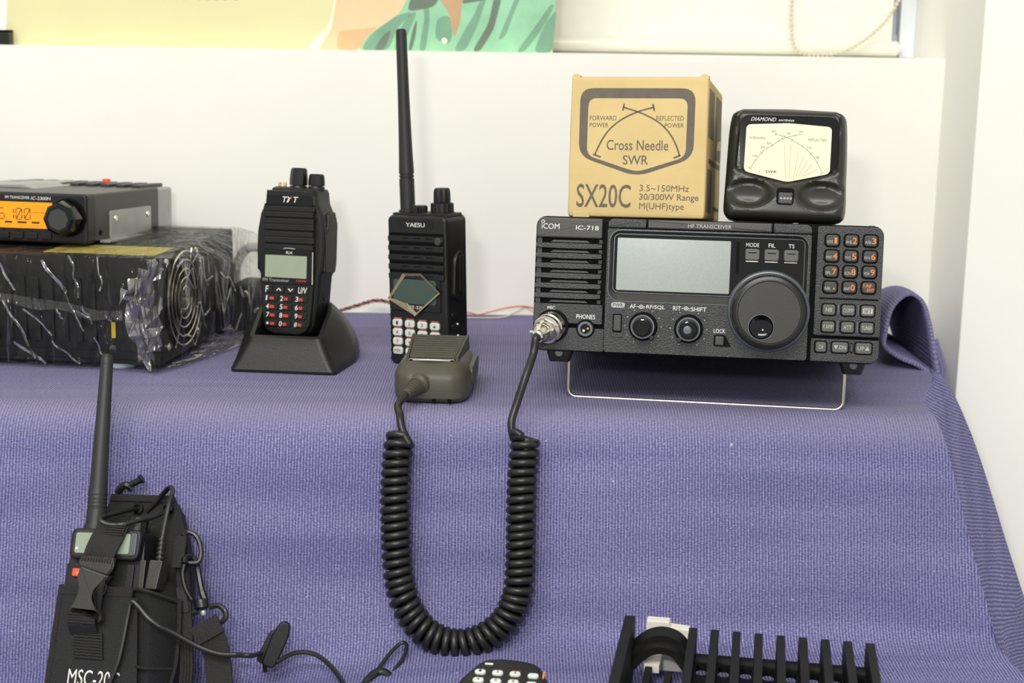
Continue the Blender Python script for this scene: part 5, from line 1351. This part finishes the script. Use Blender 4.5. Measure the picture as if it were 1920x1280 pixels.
# ================================================================== poster, box and wires at the back
po = thing('poster', 'yellow poster board with green shirted figure standing on the ledge', 'poster', (-.219, .361, .2405))
MB().prism([(-249, 0), (252, 0), (256, 330), (-214, 330)], 0, 4).build('board', 'pyellow', po)
def pz(px, py): return ((px - 10) * .4872 - 467 + 219, (90 - py) * .4872 + .8)
def pshape(pts, m, y, name, r_=6):
    o_ = [pz(*p) for p in pts]
    ar = sum(o_[i - 1][0] * o_[i][1] - o_[i][0] * o_[i - 1][1] for i in range(len(o_)))
    if ar < 0: o_ = o_[::-1]
    MB().prism(smooth_poly(o_, r_, 3), -y, .5).build(name, m, po)
pshape([(672, 91), (690, 62), (740, 28), (768, -20), (800, -120), (1046, -160), (1036, 91)], 'pgreen', .15, 'printed_shirt', 3)
pshape([(676, 91), (694, 63), (745, 26), (775, 18), (745, 50), (728, 91)], 'pgreen2', .2, 'printed_fold')
pshape([(785, 91), (796, 30), (790, -10), (800, -10), (806, 30), (798, 91)], 'pgreen2', .2, 'printed_fold')
pshape([(738, 91), (750, 50), (770, 20), (782, 20), (765, 60), (752, 91)], 'pgreen2', .2, 'printed_fold')
pshape([(900, 91), (925, 50), (940, -10), (925, -10), (915, 40), (885, 91)], 'pgrey', .2, 'printed_fold')
pshape([(948, 62), (958, 30), (975, -10), (965, -10), (945, 40), (932, 72)], 'pgreen2', .2, 'printed_fold')
pshape([(1000, 91), (1020, 40), (1042, 10), (1036, 91)], 'pgreen2', .2, 'printed_fold')
pshape([(815, 70), (818, 30), (845, 24), (848, 60), (842, 80)], 'pgreen2', .2, 'printed_fold')
pshape([(850, 91), (866, 60), (890, 20), (902, -10), (912, -10), (896, 40), (872, 91)], 'pgreen2', .19, 'printed_fold')
pshape([(968, 91), (990, 60), (1012, 30), (1030, 2), (1040, 2), (1020, 40), (992, 80), (980, 91)], 'pgreen2', .18, 'printed_fold')
pshape([(700, 91), (716, 66), (735, 50), (726, 78), (718, 91)], 'pgrey', .21, 'printed_fold')
pshape([(765, 91), (774, 50), (782, 30), (780, 60), (772, 91)], 'pgrey', .21, 'printed_fold')
pshape([(762, 20), (775, -20), (830, -20), (815, 10), (790, 15)], 'pgrey', .22, 'printed_collar')
pshape([(812, -20), (868, -20), (862, 40), (850, 70), (843, 24)], 'pneck', .24, 'printed_neck')
pshape([(866, 4), (900, -2), (960, -20), (870, -20)], 'pgrey', .22, 'printed_collar', 2)
pshape([(574, 91), (592, 66), (614, 54), (624, 20), (632, -60), (660, -60), (640, 91)], 'ppale', .15, 'printed_glow')
pshape([(596, 91), (622, 52), (632, -10), (640, -90), (748, -90), (766, -10), (750, 22), (716, 46), (694, 60), (682, 76), (672, 91)], 'pskin', .26, 'printed_hand', 5)
pshape([(630, 91), (634, 56), (690, 52), (710, 46), (692, 62), (682, 76), (672, 91)], 'pskin2', .3, 'printed_hand_shade', 5)
mb = MB(); c = pz(833, 72); mb.lathe([(2.6, -.3), (2.6, 0)], c[0], c[1], 16); mb.build('printed_button', 'ppale', po)
for a, b in ((228, 236), (250, 258), (264, 274), (290, 298), (304, 314), (326, 336), (342, 352), (370, 380), (386, 396), (402, 412), (418, 428), (440, 448)):
    (x0, z0), (x1, z1) = pz(a, 4), pz(b, -34)
    MB().prism(rrect(x0, z0, x1, z1, 1.8), -.15, .3).build('printed_stroke', 'ppurple', po)
bx_ = thing('small_case', 'small black case at the left end of the ledge', 'case', (-.476, .350, .2405))
MB().box(-26, 16.6, -2, 9, 0, 11, 1).build('case_body', 'black', bx_); MB().box(-26, 17, -2.6, 9.4, 11, 13.2, 1).build('case_lid', 'dark', bx_)

def twist(p, m1, m2, name, label):
    t = thing(name, label, 'wire', tuple(Vector(p[0]) * .001))
    c = spline([Vector(q) - Vector(p[0]) for q in p], 14)
    for ph, m in ((0, m1), (math.pi, m2)):
        MB().tube([q + Vector((0, 1.1 * math.cos(i * .9 + ph), 1.1 * math.sin(i * .9 + ph))) for i, q in enumerate(c)], .8, 6).build('strand', m, t)
twist([(-176, 322, 2.4), (-160, 326, 4.5), (-144, 330, 9), (-127, 332, 13.6), (-112, 331, 11.6), (-98, 328, 4), (-80, 322, 2.4)], 'wirer', 'dark', 'twisted_wire', 'red and black twisted wire lying between the two standing handhelds')
for p, m, lab in (([(-60, 322, 2.0), (-42, 328, 4.3), (-32, 330, 2.2), (-22, 330, 4.6), (-4, 332, 9), (14, 333, 9.8), (40, 328, 3)], 'wireo', 'thin orange wire on the table behind the base radio'),
                  ([(-66, 316, 1.2), (-40, 318, 1.2), (-10, 322, 1.6), (4, 330, 5.5), (12, 334, 9), (22, 334, 2)], 'wirew', 'thin pale wire on the table beside the orange wire')):
    t = thing('thin_wire', lab, 'wire', tuple(Vector(p[0]) * .001))
    MB().tube(spline([Vector(q) - Vector(p[0]) for q in p], 8), .75, 6).build('strand', m, t)
